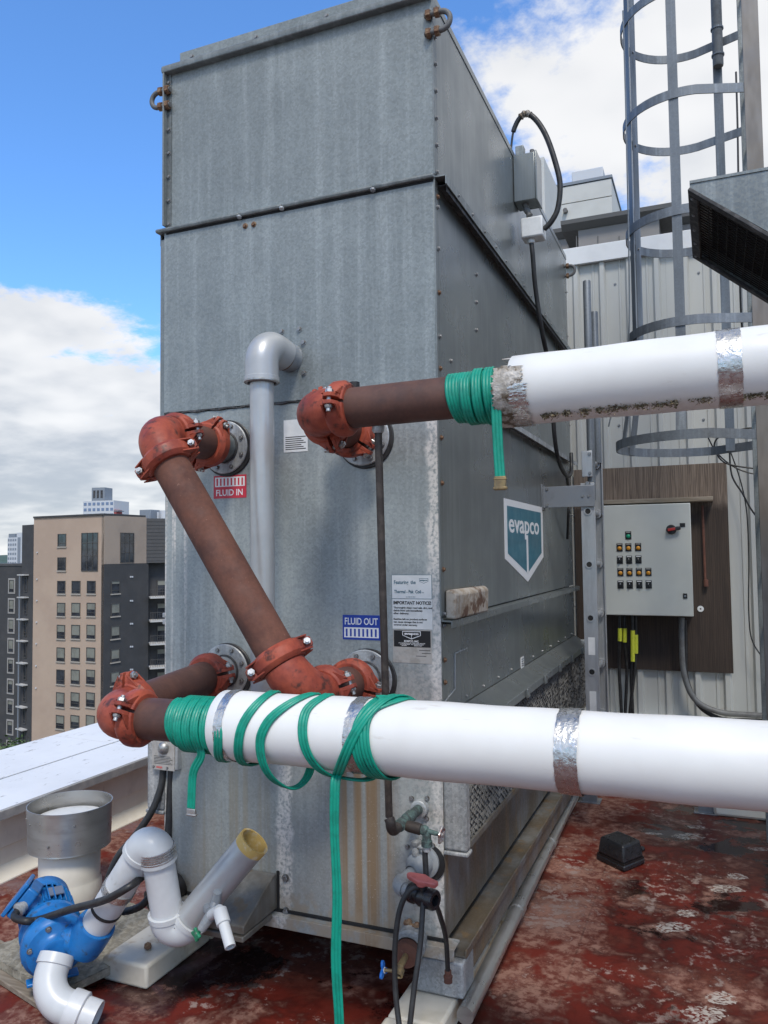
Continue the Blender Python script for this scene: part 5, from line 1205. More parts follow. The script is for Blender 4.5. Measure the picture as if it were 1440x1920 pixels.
def side_box():
    y0 = at(962, 330, X=.0).y
    a, b = at(963, 290, Y=y0), at(1004, 372, Y=y0)
    t = empty('disconnect_box', (.06, y0, b.z), 'grey electrical disconnect box on the tower side with flexible conduit arching over it', 'electrical box')
    x1 = b.x; z1, z0 = at(1004, 283, Y=y0).z, b.z
    m = MB(); m.box((.002, y0, z0), (x1, y0+.13, z1)); m.build('box', 'galv_side', t, bevel=.004)
    m = MB(); m.box((x1, y0-.004, z0-.006), (x1+.010, y0+.134, z1+.006)); m.build('cover', 'galv_side', t, bevel=.003)
    p = at(972, 268, Y=y0+.03); m = MB(); m.box((p.x-.016, y0+.02, z1), (p.x+.028, y0+.07, z1+.058)); m.build('switch_handle', 'galv_trim', t, bevel=.003)
    m = MB(); q = at(1000, 275, Y=y0+.03); m.cyl((q.x-.01, y0+.04, z1), (q.x-.01, y0+.04, z1+.03), .012, 8); m.build('gland', 'ductile', t)
    # upper conduit
    yc = y0+.05
    pts = [at(x, y, Y=yc) for x, y in ((958, 285), (960, 262), (964, 242), (974, 222), (988, 213), (1006, 226), (1024, 255), (1040, 300), (1050, 345), (1046, 390), (1034, 415), (1020, 430))]
    sp = smooth_path(pts, 8); MB().tube(sp[30:], .0145, 12).build('flexible_conduit', 'black_rubber', t)
    MB().tube(sp[:26], .006, 8).build('wire', 'black_rubber', t); MB().tube(sp[14:26], .013, 10).build('connector', 'label_black', t); MB().tube(sp[25:36], [.017+.003*math.sin(i*1.9) for i in range(11)], 12).build('tape_wrap', 'torn_wrap', t)
    # lower elbow and pale box
    pa = at(985, 375, Y=y0+.05); pb = at(993, 405, Y=y0+.05)
    MB().tube(smooth_path([pa+V((0, 0, .02)), at(986, 388, Y=y0+.05), pb], 6), [.016+.003*math.sin(i*1.7) for i in range(13)], 10).build('nipple', 'conduit_grey', t)
    c0, c1 = at(990, 408, Y=y0+.03), at(1018, 441, Y=y0+.03)
    m = MB(); m.box((.03, y0+.02, c1.z), (c1.x, y0+.12, c0.z)); bx = m.build('pull_box', 'label_white', t, bevel=.008)
    m = MB(); m.lathe([(.016, 0), (.02, .002), (.02, .02), (.014, .024)], ((c0.x+c1.x)/2-.03, y0+.06, c1.z), (0, 0, -1), 10); m.build('gland', 'label_white', t)
    s = V(((c0.x+c1.x)/2-.03, y0+.06, c1.z-.005))
    pts = [s, at(999, 480, Y=y0+.06), at(1004, 540, Y=y0+.10), at(1016, 620, X=.10), at(1030, 690, X=.10), at(1036, 760, X=.10), at(1040, 820, X=.10), at(1048, 865, X=.10), at(1062, 892, X=.09), at(1071, 885, X=.07), at(1071, 850, X=.06)]
    MB().tube(smooth_path(pts, 8), .0125, 10).build('black_cable', 'black_rubber', t)
    MB().tube(smooth_path([at(1062, 892, X=.06), at(1068, 930, X=.05), at(1066, 960, X=.05), at(1064, 1010, X=.02)], 6), .009, 8).build('black_cable', 'black_rubber', t)
side_box()
o_ = MB(); q = at(876, 1150, X=.03)
a, b = at(840, 1155, X=.006).y+.02, at(906, 1133, X=.02).y
o_.prism([(.004, .03, ZP+.007), (.046, .028, ZP+.007), (.05, .03, ZP+.10), (.03, .04, ZP+.116), (.004, .04, ZP+.112)], (.002, max(.2, b-.05), -.004)); o_.build('stone_block', 'old_block', label='weathered pale block resting on the tower side ledge', cat='block', bevel=.008)

# ---- steel channel sleeper rails and a pipe lying along the tower foot
def foot_pipes():
    t = empty('condensate_pipe', (.16, 1.4, 0), 'pale metal pipe lying on the roof along the tower foot', 'pipe')
    xs = [at(x, y, Z=.075).x for x, y in ((880, 1880), (1000, 1650), (1065, 1510))]
    ya, yb = at(872, 1905, Z=.075).y, at(1075, 1492, Z=.075).y
    xa, xb = at(872, 1905, Z=.075).x, at(1075, 1492, Z=.075).x
    n = 3
    for k in range(n):
        p = V((xa+(xb-xa)*k/n, ya+(yb-ya)*k/n, .075)); q = V((xa+(xb-xa)*(k+1)/n, ya+(yb-ya)*(k+1)/n, .075))
        MB().cyl(p, q-(q-p).normalized()*.004, .030, 20).build('pipe_length', 'stainless', t)
        if k: MB().lathe([(.030, -.03), (.0345, -.03), (.0345, .03), (.030, .03)], p, q-p, 20).build('socket', 'stainless', t)
foot_pipes()
def sleeper(x0, x1, y0, y1, h, label):
    t = empty('sleeper', ((x0+x1)/2, (y0+y1)/2, 0), label, 'sleeper', 'pale sleepers under the tower')
    y = y0; i = 0
    while y < y1-.01:
        L = (.42, .62, .55, .7)[i % 4]; e = min(y1, y+L)
        MB().box((x0+.002*(i % 2), y, .0), (x1-.002*((i+1) % 2), e-.006, h-.002*(i % 3))).build('wrapped_block', 'sleeper', t, bevel=.012, bseg=3); y = e; i += 1
sl = at(191, 1793, Z=.09); sr = at(282, 1810, Z=.09)
sleeper(-1.335, -1.115, -.245, TD, .09, 'pale wrapped sleeper under the tower beside the blue pump')
sleeper(-.15, .045, -.62, TD, .09, 'pale wrapped sleeper under the tower corner with the hoses')
MB().cyl(at(277, 1774, Z=.088), at(277, 1774, Z=.108), .016, 7, .013).build('rusty_nut', 'rusty_bolt', label='rusty nut lying on the pale sleeper beside the pump pipes', cat='nut')

def black_box():
    p = [at(1120, 1612, Z=0), at(1170, 1636, Z=0), at(1208, 1620, Z=0)]
    a = p[1]; u = (p[0]-p[1]); v = (p[2]-p[1]); u.z = v.z = 0; h = .125
    t = empty('junction_box', a+(u+v)*.5, 'small black plastic box lying on the stained roof', 'box')
    up = V((0, 0, 1)); i1, i2 = .06, .06
    def tap(z0, z1, k0, k1):
        c = a+(u+v)*.5; q = lambda k, z: [c+(-u-v)*.5*k+up*z, c+(u-v)*.5*k+up*z, c+(u+v)*.5*k+up*z, c+(-u+v)*.5*k+up*z]
        m = MB(); m.add(q(k0, z0)+q(k1, z1), [[3, 2, 1, 0], [4, 5, 6, 7], [0, 1, 5, 4], [1, 2, 6, 5], [2, 3, 7, 6], [3, 0, 4, 7]][:6]); return m
    tap(.002, .03, 1.04, 1.04).build('base', 'black_plastic', t, bevel=.006); tap(.03, .04, 1.0, 1.0).build('joint', 'label_black', t); tap(.038, h, 1.0, .86).build('lid', 'black_plastic', t, bevel=.012, bseg=3)
    n = v.normalized(); MB().cyl(p[2]+u*.1+up*.07-n*.01, p[2]+u*.1+up*.07+n*.015, .014, 12).build('screw_cap', 'label_black', t); MB().lathe([(0, 0), (.006, 0), (0, .002)], p[2]+u*.1+up*.07+n*.015, n, 8).build('screw', 'screw_metal', t)
    o = a+u*.08+up*.055-v*.02; w = u.cross(up).normalized()*-1
black_box()
q = at(982, 1580, Z=.2); MB().prism([q+V((-.02, -.03, 0)), q+V((.025, -.02, .012)), q+V((.03, .03, .02)), q+V((.0, .05, .01)), q+V((-.025, .02, .005))], (0, 0, .006)).build('scrap', 'scrap_yellow', label='torn yellowish scrap wedged on the tower base channel', cat='scrap')

# ================================================================== LEFT SIDE: VENT, PUMP, FLOAT SWITCH
def roof_vent():
    b = at(130, 1697, Z=0); D = (b-CAM).dot(_fw)
    t = empty('roof_vent', b, 'stainless round roof vent on a white membrane collar beside the parapet', 'roof vent')
    zt = at(133, 1507, D=D).z; z0 = at(133, 1583, D=D).z; R1 = 76/F*D
    h = zt-z0
    MB().lathe([(.150, 0), (.146, .015), (.140, .05), (.138, .15), (.139, z0-.012), (.130, z0-.006), (.0, z0-.006)], b, (0, 0, 1), 40).build('collar', 'white_membrane', t, smooth=60)
    m = MB(); m.lathe([(.14, .0), (R1*.975, -.004), (R1*.965, .004), (R1*1.0, h*.98), (R1*1.0, h), (R1*.985, h), (R1*.955, .012), (.0, .01)], b+V((0, 0, z0)), (0, 0, 1), 56); m.build('shroud', 'stainless', t, smooth=50)
    m = MB(); m.lathe([(R1*.78, h*.45), (R1*.82, h*.60), (R1*.815, h*.66), (R1*.5, h*.735), (0, h*.75)], b+V((.0, 0, z0)), (0, 0, 1), 48); m.build('cap_disc', 'vent_white', t, smooth=60)
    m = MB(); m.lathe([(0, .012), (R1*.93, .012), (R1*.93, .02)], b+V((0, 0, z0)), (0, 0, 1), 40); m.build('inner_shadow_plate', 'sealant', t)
    m = MB()
    for k in range(3):
        a = 2*math.pi*k/3+.4; p = b+V((math.cos(a)*R1*.80, math.sin(a)*R1*.80, z0+h*.6)); m.obox(p, V((math.cos(a), math.sin(a), 0))*R1*.18, V((-math.sin(a), math.cos(a), 0))*.03, (0, 0, .004))
    m.build('cap_bracket', 'stainless', t)
    for a in (250, 285, 320, 220):
        d = V((math.cos(R_(a)), math.sin(R_(a)), 0)); inst('screw', SCREW, t, b+d*R1*.985+V((0, 0, z0+h*(.25 if a % 2 else .7))), d, sc=.6)
    # patch tag on the collar
    m = MB(); m.lathe([(.142, .03), (.147, .06), (.146, .10), (.141, .13)], b, (0, 0, 1), 40); m.build('collar_lap', 'white_membrane', t, smooth=60)
roof_vent()

def pump_unit():
    pc = at(102, 1772, Z=.215)            # centre of the volute
    ax = V((.78, -.60, -.12)).normalized(); a, e, s = frame(ax)
    t = empty('pump', (pc.x, pc.y+.12, .06), 'bright blue electric pump with finned motor on a rough slab', 'pump')
    # volute
    m = MB(); m.lathe([(.0, -.055), (.085, -.055), (.105, -.048), (.114, -.03), (.117, -.005), (.114, .016), (.104, .024), (.100, .034), (.078, .040), (.064, .048), (.058, .070), (.050, .073), (.0, .073)], pc, ax, 44, (0, 0, 1)); m.build('volute', 'blue_paint', t, smooth=45)
    for k in range(6):
        an = 2*math.pi*k/6+.3; inst('bolt', BOLT, t, pc+(e*math.cos(an)+s*math.sin(an))*.090+ax*.036, ax, sc=.8)
    text_mb('1-14', .022, pc+ax*.030-s*.095-e*.03, e*.3-s, e, .002).build('cast_mark', 'blue_paint', t)
    # bracket and motor
    m = MB(); m.lathe([(.10, -.05), (.104, -.09), (.112, -.095), (.112, -.115), (.092, -.118)], pc, ax, 40); m.build('bracket', 'blue_paint', t, smooth=45)
    mo = pc-ax*.115; L = .17
    m = MB(); m.lathe([(.0, 0), (.082, 0), (.082, -L), (.06, -L-.002), (0, -L-.002)], mo, ax, 40); m.build('motor_body', 'blue_paint', t)
    for k in range(30):
        an = 2*math.pi*k/30; d = e*math.cos(an)+s*math.sin(an); tn = ax.cross(d)
        MB().obox(mo+d*.080-tn*.002-ax*(L-.02), ax*(L-.045), tn*.004, d*.024).build('cooling_fin', 'blue_paint', t, smooth=0)
    m = MB(); m.lathe([(.094, -L+.01), (.1, -L+.006), (.1, -L-.05), (.088, -L-.065), (0, -L-.068)], mo, ax, 40); m.build('fan_cover', 'blue_paint', t, smooth=45)
    m = MB(); m.lathe([(.088, .0), (.102, -.002), (.102, -.018), (.086, -.02)], mo, ax, 40); m.build('end_bell', 'blue_paint', t)
    m = MB(); m.obox(mo-ax*.12+e*.096+s*-.0, ax*.06, s*-.055, e*.004); m.build('name_plate', 'alu_dark', t)
    # terminal box at the upper left
    MD = (mo-ax*.10-CAM).dot(_fw); tb = at(48, 1688, D=MD-.06); d1 = (CR*-.75+V((0, 0, .62))-_fw*.12).normalized(); a1, e1, s1 = frame(d1, ax)
    m = MB(); m.cbox(tb, e1*.125, s1*.125, d1*.05); m.build('terminal_box', 'blue_paint', t, bevel=.008)
    m = MB(); m.cbox(tb+d1*.034, e1*.138, s1*.138, d1*.016); m.build('terminal_lid', 'blue_paint', t, bevel=.004)
    m = MB(); m.cyl(tb-d1*.10, tb-d1*.02, .045, 16); m.build('terminal_neck', 'blue_paint', t)
    gl = at(31, 1710, D=MD-.14); m = MB(); m.lathe([(0, 0), (.020, 0), (.022, .006), (.022, .02), (.026, .022), (.026, .034), (.014, .04)], gl+V((.0, .04, .012)), (-.05, -1, -.3), 14); m.build('cable_gland', 'galv_light', t)
    # feet
    for k in (-.04, -.24):
        m = MB(); q = pc+ax*k; m.obox(V((q.x, q.y, .075))-s*.09-ax*.02, s*.18, ax*.04, (0, 0, .012)); m.obox(V((q.x, q.y, .08))-s*.05-ax*.008, s*.1, ax*.016, (0, 0, q.z-.15)); m.build('foot', 'blue_paint', t, bevel=.003)
    # discharge neck, up and to the right
    P0 = at(166, 1758, Y=pc.y+.04); P1 = at(288, 1562, Y=pc.y+.02); dd = (P1-P0).normalized()
    b0 = pc+V((.03, .01, .02)); m = MB(); m.tube([b0, b0+(P0-b0)*.6, P0-dd*.02, P0], [.05, .054, .058, .062], 24); m.build('discharge_neck', 'blue_paint', t, smooth=50)
    m = MB(); m.lathe([(.058, -.05), (.067, -.045), (.070, -.02), (.071, .065), (.068, .075), (.057, .076), (.057, .03)], P0, dd, 30); m.build('discharge_socket', 'blue_paint', t, smooth=45)
    # ---- white pipework off the pump (its own thing)
    w = empty('drain_pipework', (P1.x, P1.y, .1), 'pale grey plastic drain pipework zigzagging up from the blue pump', 'pipe')
    P2 = at(322, 1764, Y=pc.y+.10); P3 = at(477, 1577, Y=pc.y+.16); r = .056
    d12 = (P2-P1).normalized(); d23 = (P3-P2).normalized()
    m = MB(); m.cyl(P0+dd*.03, P1-dd*.06, r, 28); m.build('pipe', 'grey_pvc', w, label='lower slanted length stuck into the blue socket')
    m = MB(); m.lathe([(r, 0), (r+.003, .001), (r+.003, .012), (r, .013)], P0+dd*.145, dd, 28); m.build('cable_tie', 'black_rubber', w)
    m = MB(); m.lathe([(r, 0), (r+.004, .0), (r+.004, .03), (r, .03)], P0+dd*.235, dd, 28); m.build('tape_band', 'foil', w)
    def fit(p, di, do, L=.07, rr=r+.008):
        pa = elbow_path(p, di, do, L, 16); pa = [pa[0]-V(di).normalized()*.03]+pa+[pa[-1]+V(do).normalized()*.03]
        m = MB(); m.tube(pa, rr, 30); fb = m.build('elbow', 'cast_pvc', w, smooth=50)
        for (q_, d_) in ((pa[0], V(di)), (pa[-1], -V(do))): MB().lathe([(rr-.006, -.001), (rr+.003, 0), (rr+.003, .018), (rr, .02)], q_, d_, 30).build('elbow_rim', 'cast_pvc', fb)
    fit(P1, dd, d12, .075); fit(P2, d12, d23, .085)
    m = MB(); m.cyl(P1+d12*.07, P2-d12*.08, r, 28); m.build('pipe', 'grey_pvc', w, label='middle length hanging down between the elbows')
    for k in range(5):
        m = MB(); m.lathe([(r+.008, 0), (r+.0115, .001), (r+.0115, .0055), (r+.008, .0065)], P1+d12*(.052+.0085*k), d12, 30); m.build('clamp_band', 'foil', w)
    m = MB(); m.lathe([(r, 0), (r+.003, .001), (r+.003, .006), (r, .007)], P1+d12*.10, d12, 28); m.build('cable_tie', 'black_rubber', w)
    L = (P3-P2).length; m = MB(); m.lathe([(r, .06), (r, L-.001), (r-.001, L), (r-.005, L), (r-.005, L-.12), (0, L-.12)], P2, d23, 30); m.build('pipe', 'silver_pvc', w, label='open ended length leaning up to the right')
    m = MB(); m.lathe([(r-.0055, L-.06), (r-.0055, L+.001), (r+.0015, L+.001), (r+.0018, L-.02), (r+.0008, L-.032)], P2, d23, 30); m.build('glue_ring', 'yellow_foam', w)
    # tee, green valve and small outlet
    q = at(405, 1690, Y=pc.y+.09); q2 = at(395, 1716, Y=pc.y+.06); ax2 = V((.45, -.85, -.1)).normalized()
    m = MB(); m.cyl(P2+d23*.20, q2+V((0, 0, .01)), .02, 14); m.tube([at(408, 1672, Y=pc.y+.08), q, q2, at(378, 1742, Y=pc.y+.05)], [.014, .019, .020, .016], 14); m.build('valve_tee', 'mid_pvc', w)
    p = at(412, 1706, Y=pc.y+.03); pe = at(432, 1776, Y=pc.y-.03); d = (pe-p).normalized(); Lp = (pe-p).length
    m = MB(); m.tube([q2, p], .018, 14); m.lathe([(.019, 0), (.024, .001), (.024, .05), (.0185, .052), (.0185, Lp), (.013, Lp), (.013, Lp-.05), (0, Lp-.05)], p, d, 20); m.build('outlet', 'cast_pvc', w)
    g0 = at(370, 1751, Y=pc.y+.045); a_, e_, s_ = frame((-.35, -.9, -.15)); pts = []
    for k in range(24):
        an = 2*math.pi*k/24; pts.append(g0+(e_*math.cos(an)+s_*math.sin(an))*(.020+.006*math.cos(4*an)))
    m = MB(); m.prism(pts, a_*.010); m.cyl(g0, at(382, 1740, Y=pc.y+.05), .006, 8); m.build('green_handle', 'handle_green', w, bevel=.002)
    # ---- suction elbow in front of the volute
    S0 = pc+ax*.07; Sx = at(100, 1862, Y=S0.y-.05); do = (CR*.96-_fw*.05+V((0, 0, -.30))).normalized(); di = (-_fw*.62+V((0, 0, -.78))-CR*.12).normalized()
    v = empty('suction_elbow', (Sx.x, Sx.y, .0), 'pale grey plastic elbow on the front of the blue pump', 'pipe')
    pa = elbow_path(S0+di*.135, di, do, .088, 16); m = MB(); m.tube([S0-di*.0]+pa+[pa[-1]+do*.03], .057, 32); m.build('elbow', 'cast_pvc', v, smooth=50)
    m = MB(); m.lathe([(.05, 0), (.062, .001), (.063, .035), (.057, .038)], S0-di*.004, di, 30); m.build('socket_rim', 'cast_pvc', v)
    m = MB(); m.lathe([(.057, 0), (.065, .0), (.066, .006), (.066, .05), (.061, .054), (.056, .055), (.056, .105), (.050, .105), (.050, .04), (0, .04)], pa[-1]+do*.012, do, 32); m.build('outlet_socket', 'grey_pvc', v)
    # ---- cable from the terminal box across to the riser
    g0 = gl; pts = [gl+V((0, .03, .01)), gl+V((.01, -.02, -.006)), at(48, 1727, D=MD-.2), at(75, 1724, Y=pc.y-.02), at(130, 1706, Y=pc.y-.04), at(195, 1688, Y=pc.y-.06), at(240, 1664, Y=pc.y-.06), at(262, 1648, Y=pc.y+.02), at(282, 1634, Y=pc.y+.16), at(310, 1625, Y=pc.y+.26)]
    MB().tube(smooth_path(pts, 8), .0135, 12).build('pump_cable', 'black_rubber', label='thick black cable from the blue pump terminal box across the drain pipe', cat='cable')
    pts = [at(200, 1700, Y=pc.y+.16), at(230, 1709, Y=pc.y+.16), at(262, 1700, Y=pc.y+.16), at(282, 1680, Y=pc.y+.18)]
    MB().tube(smooth_path(pts, 10), [.013+.0015*(i % 2) for i in range(31)], 10).build('corrugated_hose', 'black_rubber', label='short black corrugated hose behind the drain pipework', cat='hose')
    pts = [at(222, 1620, Y=pc.y+.10), at(205, 1655, Y=pc.y+.10), at(185, 1680, Y=pc.y+.08)]
    MB().tube(pts, .006, 6).build('yellow_cord', 'yellow_tape', label='short yellow cord tied along the drain pipe by the pump', cat='cord')
    m = MB(); q = at(340, 1655, Y=.0); q = V((q.x, -.005, q.z))
    rp = [(.045+.004*(i % 2), .02*i) for i in range(8)]; m.lathe([(.02, 0)]+rp+[(.03, .15), (0, .15)], q, (-.35, -.9, -.25), 24); m.build('rubber_boot', 'black_rubber', label='black ribbed rubber boot on the tower base behind the drain pipe', cat='boot')
    return pc
PC = pump_unit()
def pads():
    # rough slab under the pump and a board below it
    z = .06; a = at(0, 1812, Z=z); b = at(92, 1868, Z=z)
    x1, y0 = b.x+.03, b.y-.02
    m = MB(); u = V((.96, -.26, 0)).normalized(); v = V((.26, .96, 0)).normalized(); o = at(100, 1862, Z=z); o.z = .028
    nx, ny = 22, 22; L1, L2 = .52, .62; rnd = random.Random(9); vs = []; fs = []
    for j in range(ny+1):
        for i in range(nx+1): vs.append(o-u*(L1*i/nx)+v*(L2*j/ny)+V((0, 0, .034+(0 if 0 < i < nx and 0 < j < ny else -.004)+(.0035 if (i+j) % 2 else 0))))
    for j in range(ny):
        for i in range(nx): fs.append([j*(nx+1)+i, (j+1)*(nx+1)+i, (j+1)*(nx+1)+i+1, j*(nx+1)+i+1])
    m.add(vs, fs); m.obox(o, -u*L1, v*L2, (0, 0, .029)); m.build('slab', 'stone_pad', label='rough textured slab under the blue pump', cat='slab', smooth=0)
    o = at(95, 1897, Z=.026); o.z = .003; m = MB(); m.obox(o, -u*.7, v*.16, (0, 0, .022)); m.build('board', 'board_wood', label='weathered board under the front edge of the pump slab', cat='board', bevel=.004)
pads()
def float_switch():
    y = -.035; a, b = at(286, 1388, Y=y), at(324, 1445, Y=y); c = at(352, 1440, Y=y)
    t = empty('float_switch', ((a.x+c.x)/2, y, b.z), 'small grey control box with a round dome beside the lower left elbow', 'control box')
    x0, x1 = a.x, b.x+.02; z0, z1 = b.z, a.z+.03
    m = MB(); m.box((x0, y+.004, z0), (x1, y+.11, z1)); m.build('box', 'galv_light', t, bevel=.005)
    m = MB(); m.box((x0-.003, y, z0-.003), (x1-.012, y+.004, z1)); m.build('face_plate', 'label_plate', t, bevel=.001)
    d = at(307, 1402, Y=y); m = MB(); m.lathe([(.027, 0), (.0255, .007), (.018, .017), (.008, .022), (0, .023)], d, (0, -1, 0), 24); m.build('dome', 'chrome_old' if False else 'zinc', t, smooth=60)
    for i in range(6): MB().box((x0+.008, y-.0006, z0+.022+i*.006), (x1-.022-.006*(i % 3), y-.0001, z0+.024+i*.006)).build('print_line', 'ink_black', t, smooth=0)
    for dx in (.006, .075):
        inst('screw', SCREW, t, (x0+dx, y, z0+.008), (0, -1, 0), sc=.6)
    MB().box((x0+.02, y-.0008, z0+.004), (x0+.05, y-.0001, z0+.012)).build('pink_tag', 'red_plastic', t)
    # two conduits
    p = [at(x, yy, Y=w) for x, yy, w in ((306, 1444, y+.03), (302, 1475, y+.02), (285, 1520, y-.01), (255, 1565, y-.04), (222, 1605, y-.08), (204, 1645, y-.10), (196, 1685, y-.11), (204, 1712, y-.10))]
    MB().tube(smooth_path(p, 8), .0145, 12).build('conduit', 'black_rubber', label='black conduit curving from the small control box down past the vent', cat='conduit')
    p = [at(x, yy, Y=w) for x, yy, w in ((322, 1444, y+.04), (320, 1480, y+.04), (317, 1540, y+.03), (315, 1585, y+.02), (325, 1640, y+.02))]
    MB().tube(smooth_path(p, 8), .0155, 12).build('conduit', 'black_rubber', label='black conduit dropping straight down from the small control box', cat='conduit')
    q = at(306, 1153, X=-TW-.02); m = MB(); m.box((-TW-.10, .10, q.z-.02), (-TW-.012, .16, q.z)); m.box((-TW-.10, .10, q.z-.05), (-TW-.012, .16, q.z-.03)); m.build('hinge_clamp', 'galv_light', TOWER, bevel=.003)
float_switch()

# ================================================================== BUILDINGS BEYOND
def hdir(px0, D0, px1, D1, y=1043):
    a, b = at(px0, y, D=D0), at(px1, y, D=D1); a.z = b.z = 0; return a, b
def zat(py, px, D): return at(px, py, D=D).z
WMESH = {}
def window(parent, p, u, n, w, h, blind=0.0, sill='sill_stone', frame_m='win_frame', rail=True, depth=.18, trim=None):
    """p lower-left corner on the wall face, u along the wall, n outward"""
    up = V((0, 0, 1)); key = (round(w, 2), round(h, 2), round(blind, 2), sill, trim, rail)
    fw = .08; m = MB()
    m.obox(p+n*.09, u*fw, n*-.2, up*h); m.obox(p+u*(w-fw)+n*.09, u*fw, n*-.2, up*h); m.obox(p+u*fw+up*(h-fw)+n*.09, u*(w-2*fw), n*-.2, up*fw); m.obox(p+u*fw+n*.09, u*(w-2*fw), n*-.2, up*fw)
    if rail: m.obox(p+u*fw+up*(h*.24)+n*.075, u*(w-2*fw), n*-.05, up*.06)
    f = m.build('window', frame_m, parent, smooth=0)
    MB().obox(p+u*fw+up*fw+n*.03, u*(w-2*fw), n*-.02, up*(h-2*fw)).build('pane', 'glass_dark', f, smooth=0)
    if blind: MB().obox(p+u*fw+up*(h-fw-(h-2*fw)*blind)+n*.045, u*(w-2*fw), n*-.01, up*(h-2*fw)*blind).build('blind', 'blind', f, smooth=0)
    if sill: MB().obox(p-u*.1-up*.14, u*(w+.2), n*.14, up*.14).build('sill', sill, f, smooth=0)
    if trim:
        m = MB(); tw = .22
        m.obox(p-u*tw-up*tw, u*tw, n*.06, up*(h+2*tw)); m.obox(p+u*w-up*tw, u*tw, n*.06, up*(h+2*tw)); m.obox(p+up*h, u*w, n*.06, up*tw); m.obox(p-up*tw, u*w, n*.06, up*tw); m.build('surround', trim, f, smooth=0)
    return f
def wall_prism(a, b, n, depth, z0, z1):
    m = MB(); m.prism([V((a.x, a.y, z0)), V((b.x, b.y, z0)), V((b.x, b.y, z0))-n*depth, V((a.x, a.y, z0))-n*depth], (0, 0, z1-z0)); return m
def tan_tower():
    A, B = hdir(195, 100, 63, 106); u = (A-B).normalized(); n = V((u.y, -u.x, 0))
    if n.dot(CAM-A) < 0: n = -n
    t = empty('apartment_tower', V((A.x, A.y, -34)), 'tan brick apartment tower with charcoal wing and balconies', 'building')
    zr = zat(966, 195, 100)
    Cp = V((A.x, A.y, 0))-n*7.3; BD = 7.2
    wall_prism(B, A, n, BD, -34, zr).build('wall', 'tan_brick', t, label='tan brick face')
    MB().prism([V((B.x, B.y, zr))+n*.15, V((A.x, A.y, zr))+n*.15+u*.1, V((A.x, A.y, zr))-n*BD, V((B.x, B.y, zr))-n*BD], (0, 0, .25)).build('roof', 'charcoal', t)
    # face coordinates from the picture rows (measured on the near corner)
    WL = (A-B).length
    def along(px):
        d = ray(px, 1043); # intersect with face in plan
        den = d.x*n.x+d.y*n.y; k = ((A-CAM).x*n.x+(A-CAM).y*n.y)/den; q = CAM+d*k; return (V((q.x, q.y, 0))-V((B.x, B.y, 0))).dot(u), k
    rnd = random.Random(2)
    rows = [(1089, 1113), (1130, 1155), (1171, 1197), (1213, 1239), (1254, 1281), (1296, 1323), (1338, 1363), (1380, 1405), (1421, 1446)]
    cols = [(108.5, 123.5), (135.5, 151.5), (164, 180)]
    def put(px0, px1, py0, py1, **k):
        s0, k0 = along(px0); s1, k1 = along(px1); kk = (k0+k1)/2
        z1, z0 = zat(py0, px0, kk), zat(py1, px0, kk); return window(t, V((B.x, B.y, z0))+u*s0, u, n, s1-s0, z1-z0, **k)
    for (y0, y1) in rows:
        for (x0, x1) in cols: put(x0, x1, y0, y1, blind=rnd.choice((.0, .75, .75, .6, .8, .5)))
    put(108.5, 124, 1001, 1025, blind=0); put(108.5, 124, 1045, 1070, blind=.0)
    f = put(153, 184, 999, 1071, rail=False, sill=None)
    s0, kk = along(153); s1, _ = along(184); z1, z0 = zat(999, 160, kk), zat(1071, 160, kk)
    for i in (1, 2): MB().obox(V((B.x, B.y, z0))+u*(s0+(s1-s0)*i/3)+n*.08, u*.07, n*-.05, V((0, 0, z1-z0))).build('mullion', 'win_frame', f, smooth=0)
    for i in (.4, .72): MB().obox(V((B.x, B.y, z0+(z1-z0)*i))+u*s0+n*.08, u*(s1-s0), n*-.05, V((0, 0, .09))).build('transom', 'win_frame', f, smooth=0)
    for i, py in enumerate((1037, 1087, 1127, 1167, 1207, 1248, 1289)):
        s, kk = along(70); MB().obox(V((B.x, B.y, zat(py, 70, kk)))+u*s, u*.16, n*.16, V((0, 0, .16))).build('wall_lamp', 'far_white', t, smooth=0)
    # floor joints
    for py in (1075, 1158, 1200):
        pass
    # chamfered face and charcoal wing to the right
    A0 = V((A.x, A.y, 0)); u2 = (Cp-A0).normalized(); n2 = V((u2.y, -u2.x, 0))
    if n2.dot(CAM-A) < 0: n2 = -n2
    zb = zat(1057, 225, 102)
    wall_prism(A0+n2*.06, Cp+n2*.06, n2, .5, zb, zr-.02).build('wall', 'tan_stucco', t, label='tan corner face of the top floors')
    wall_prism(A0+n2*.06, Cp+u2*.4+n2*.06, n2, .5, -34, zb-.02).build('wing_wall', 'charcoal', t, label='charcoal lower wing')
    def put2(px0, px1, py0, py1, **k):
        def al(px):
            d = ray(px, 1043); den = d.x*n2.x+d.y*n2.y; kk = ((A-CAM).x*n2.x+(A-CAM).y*n2.y)/den; q = CAM+d*kk; return (V((q.x, q.y, 0))-A0).dot(u2), kk
        s0, k0 = al(px0); s1, k1 = al(px1); kk = (k0+k1)/2; z1, z0 = zat(py0, px0, kk), zat(py1, px0, kk); return window(t, V((A0.x, A0.y, z0))+n2*.06+u2*s0, u2, n2, s1-s0, z1-z0, **k), A0+u2*s0, s1-s0, z0, z1
    f, o, w, z0, z1 = put2(224.5, 250, 999, 1055, rail=False, sill=None)
    for i in (.33, .66): MB().obox(V((o.x, o.y, z0))+u2*(w*i)+n2*.14, u2*.08, n2*-.05, V((0, 0, z1-z0))).build('mullion', 'win_frame', f, smooth=0)
    for i in (.33, .66): MB().obox(V((o.x, o.y, z0+(z1-z0)*i))+n2*.14, u2*w, n2*-.05, V((0, 0, .1))).build('transom', 'win_frame', f, smooth=0)
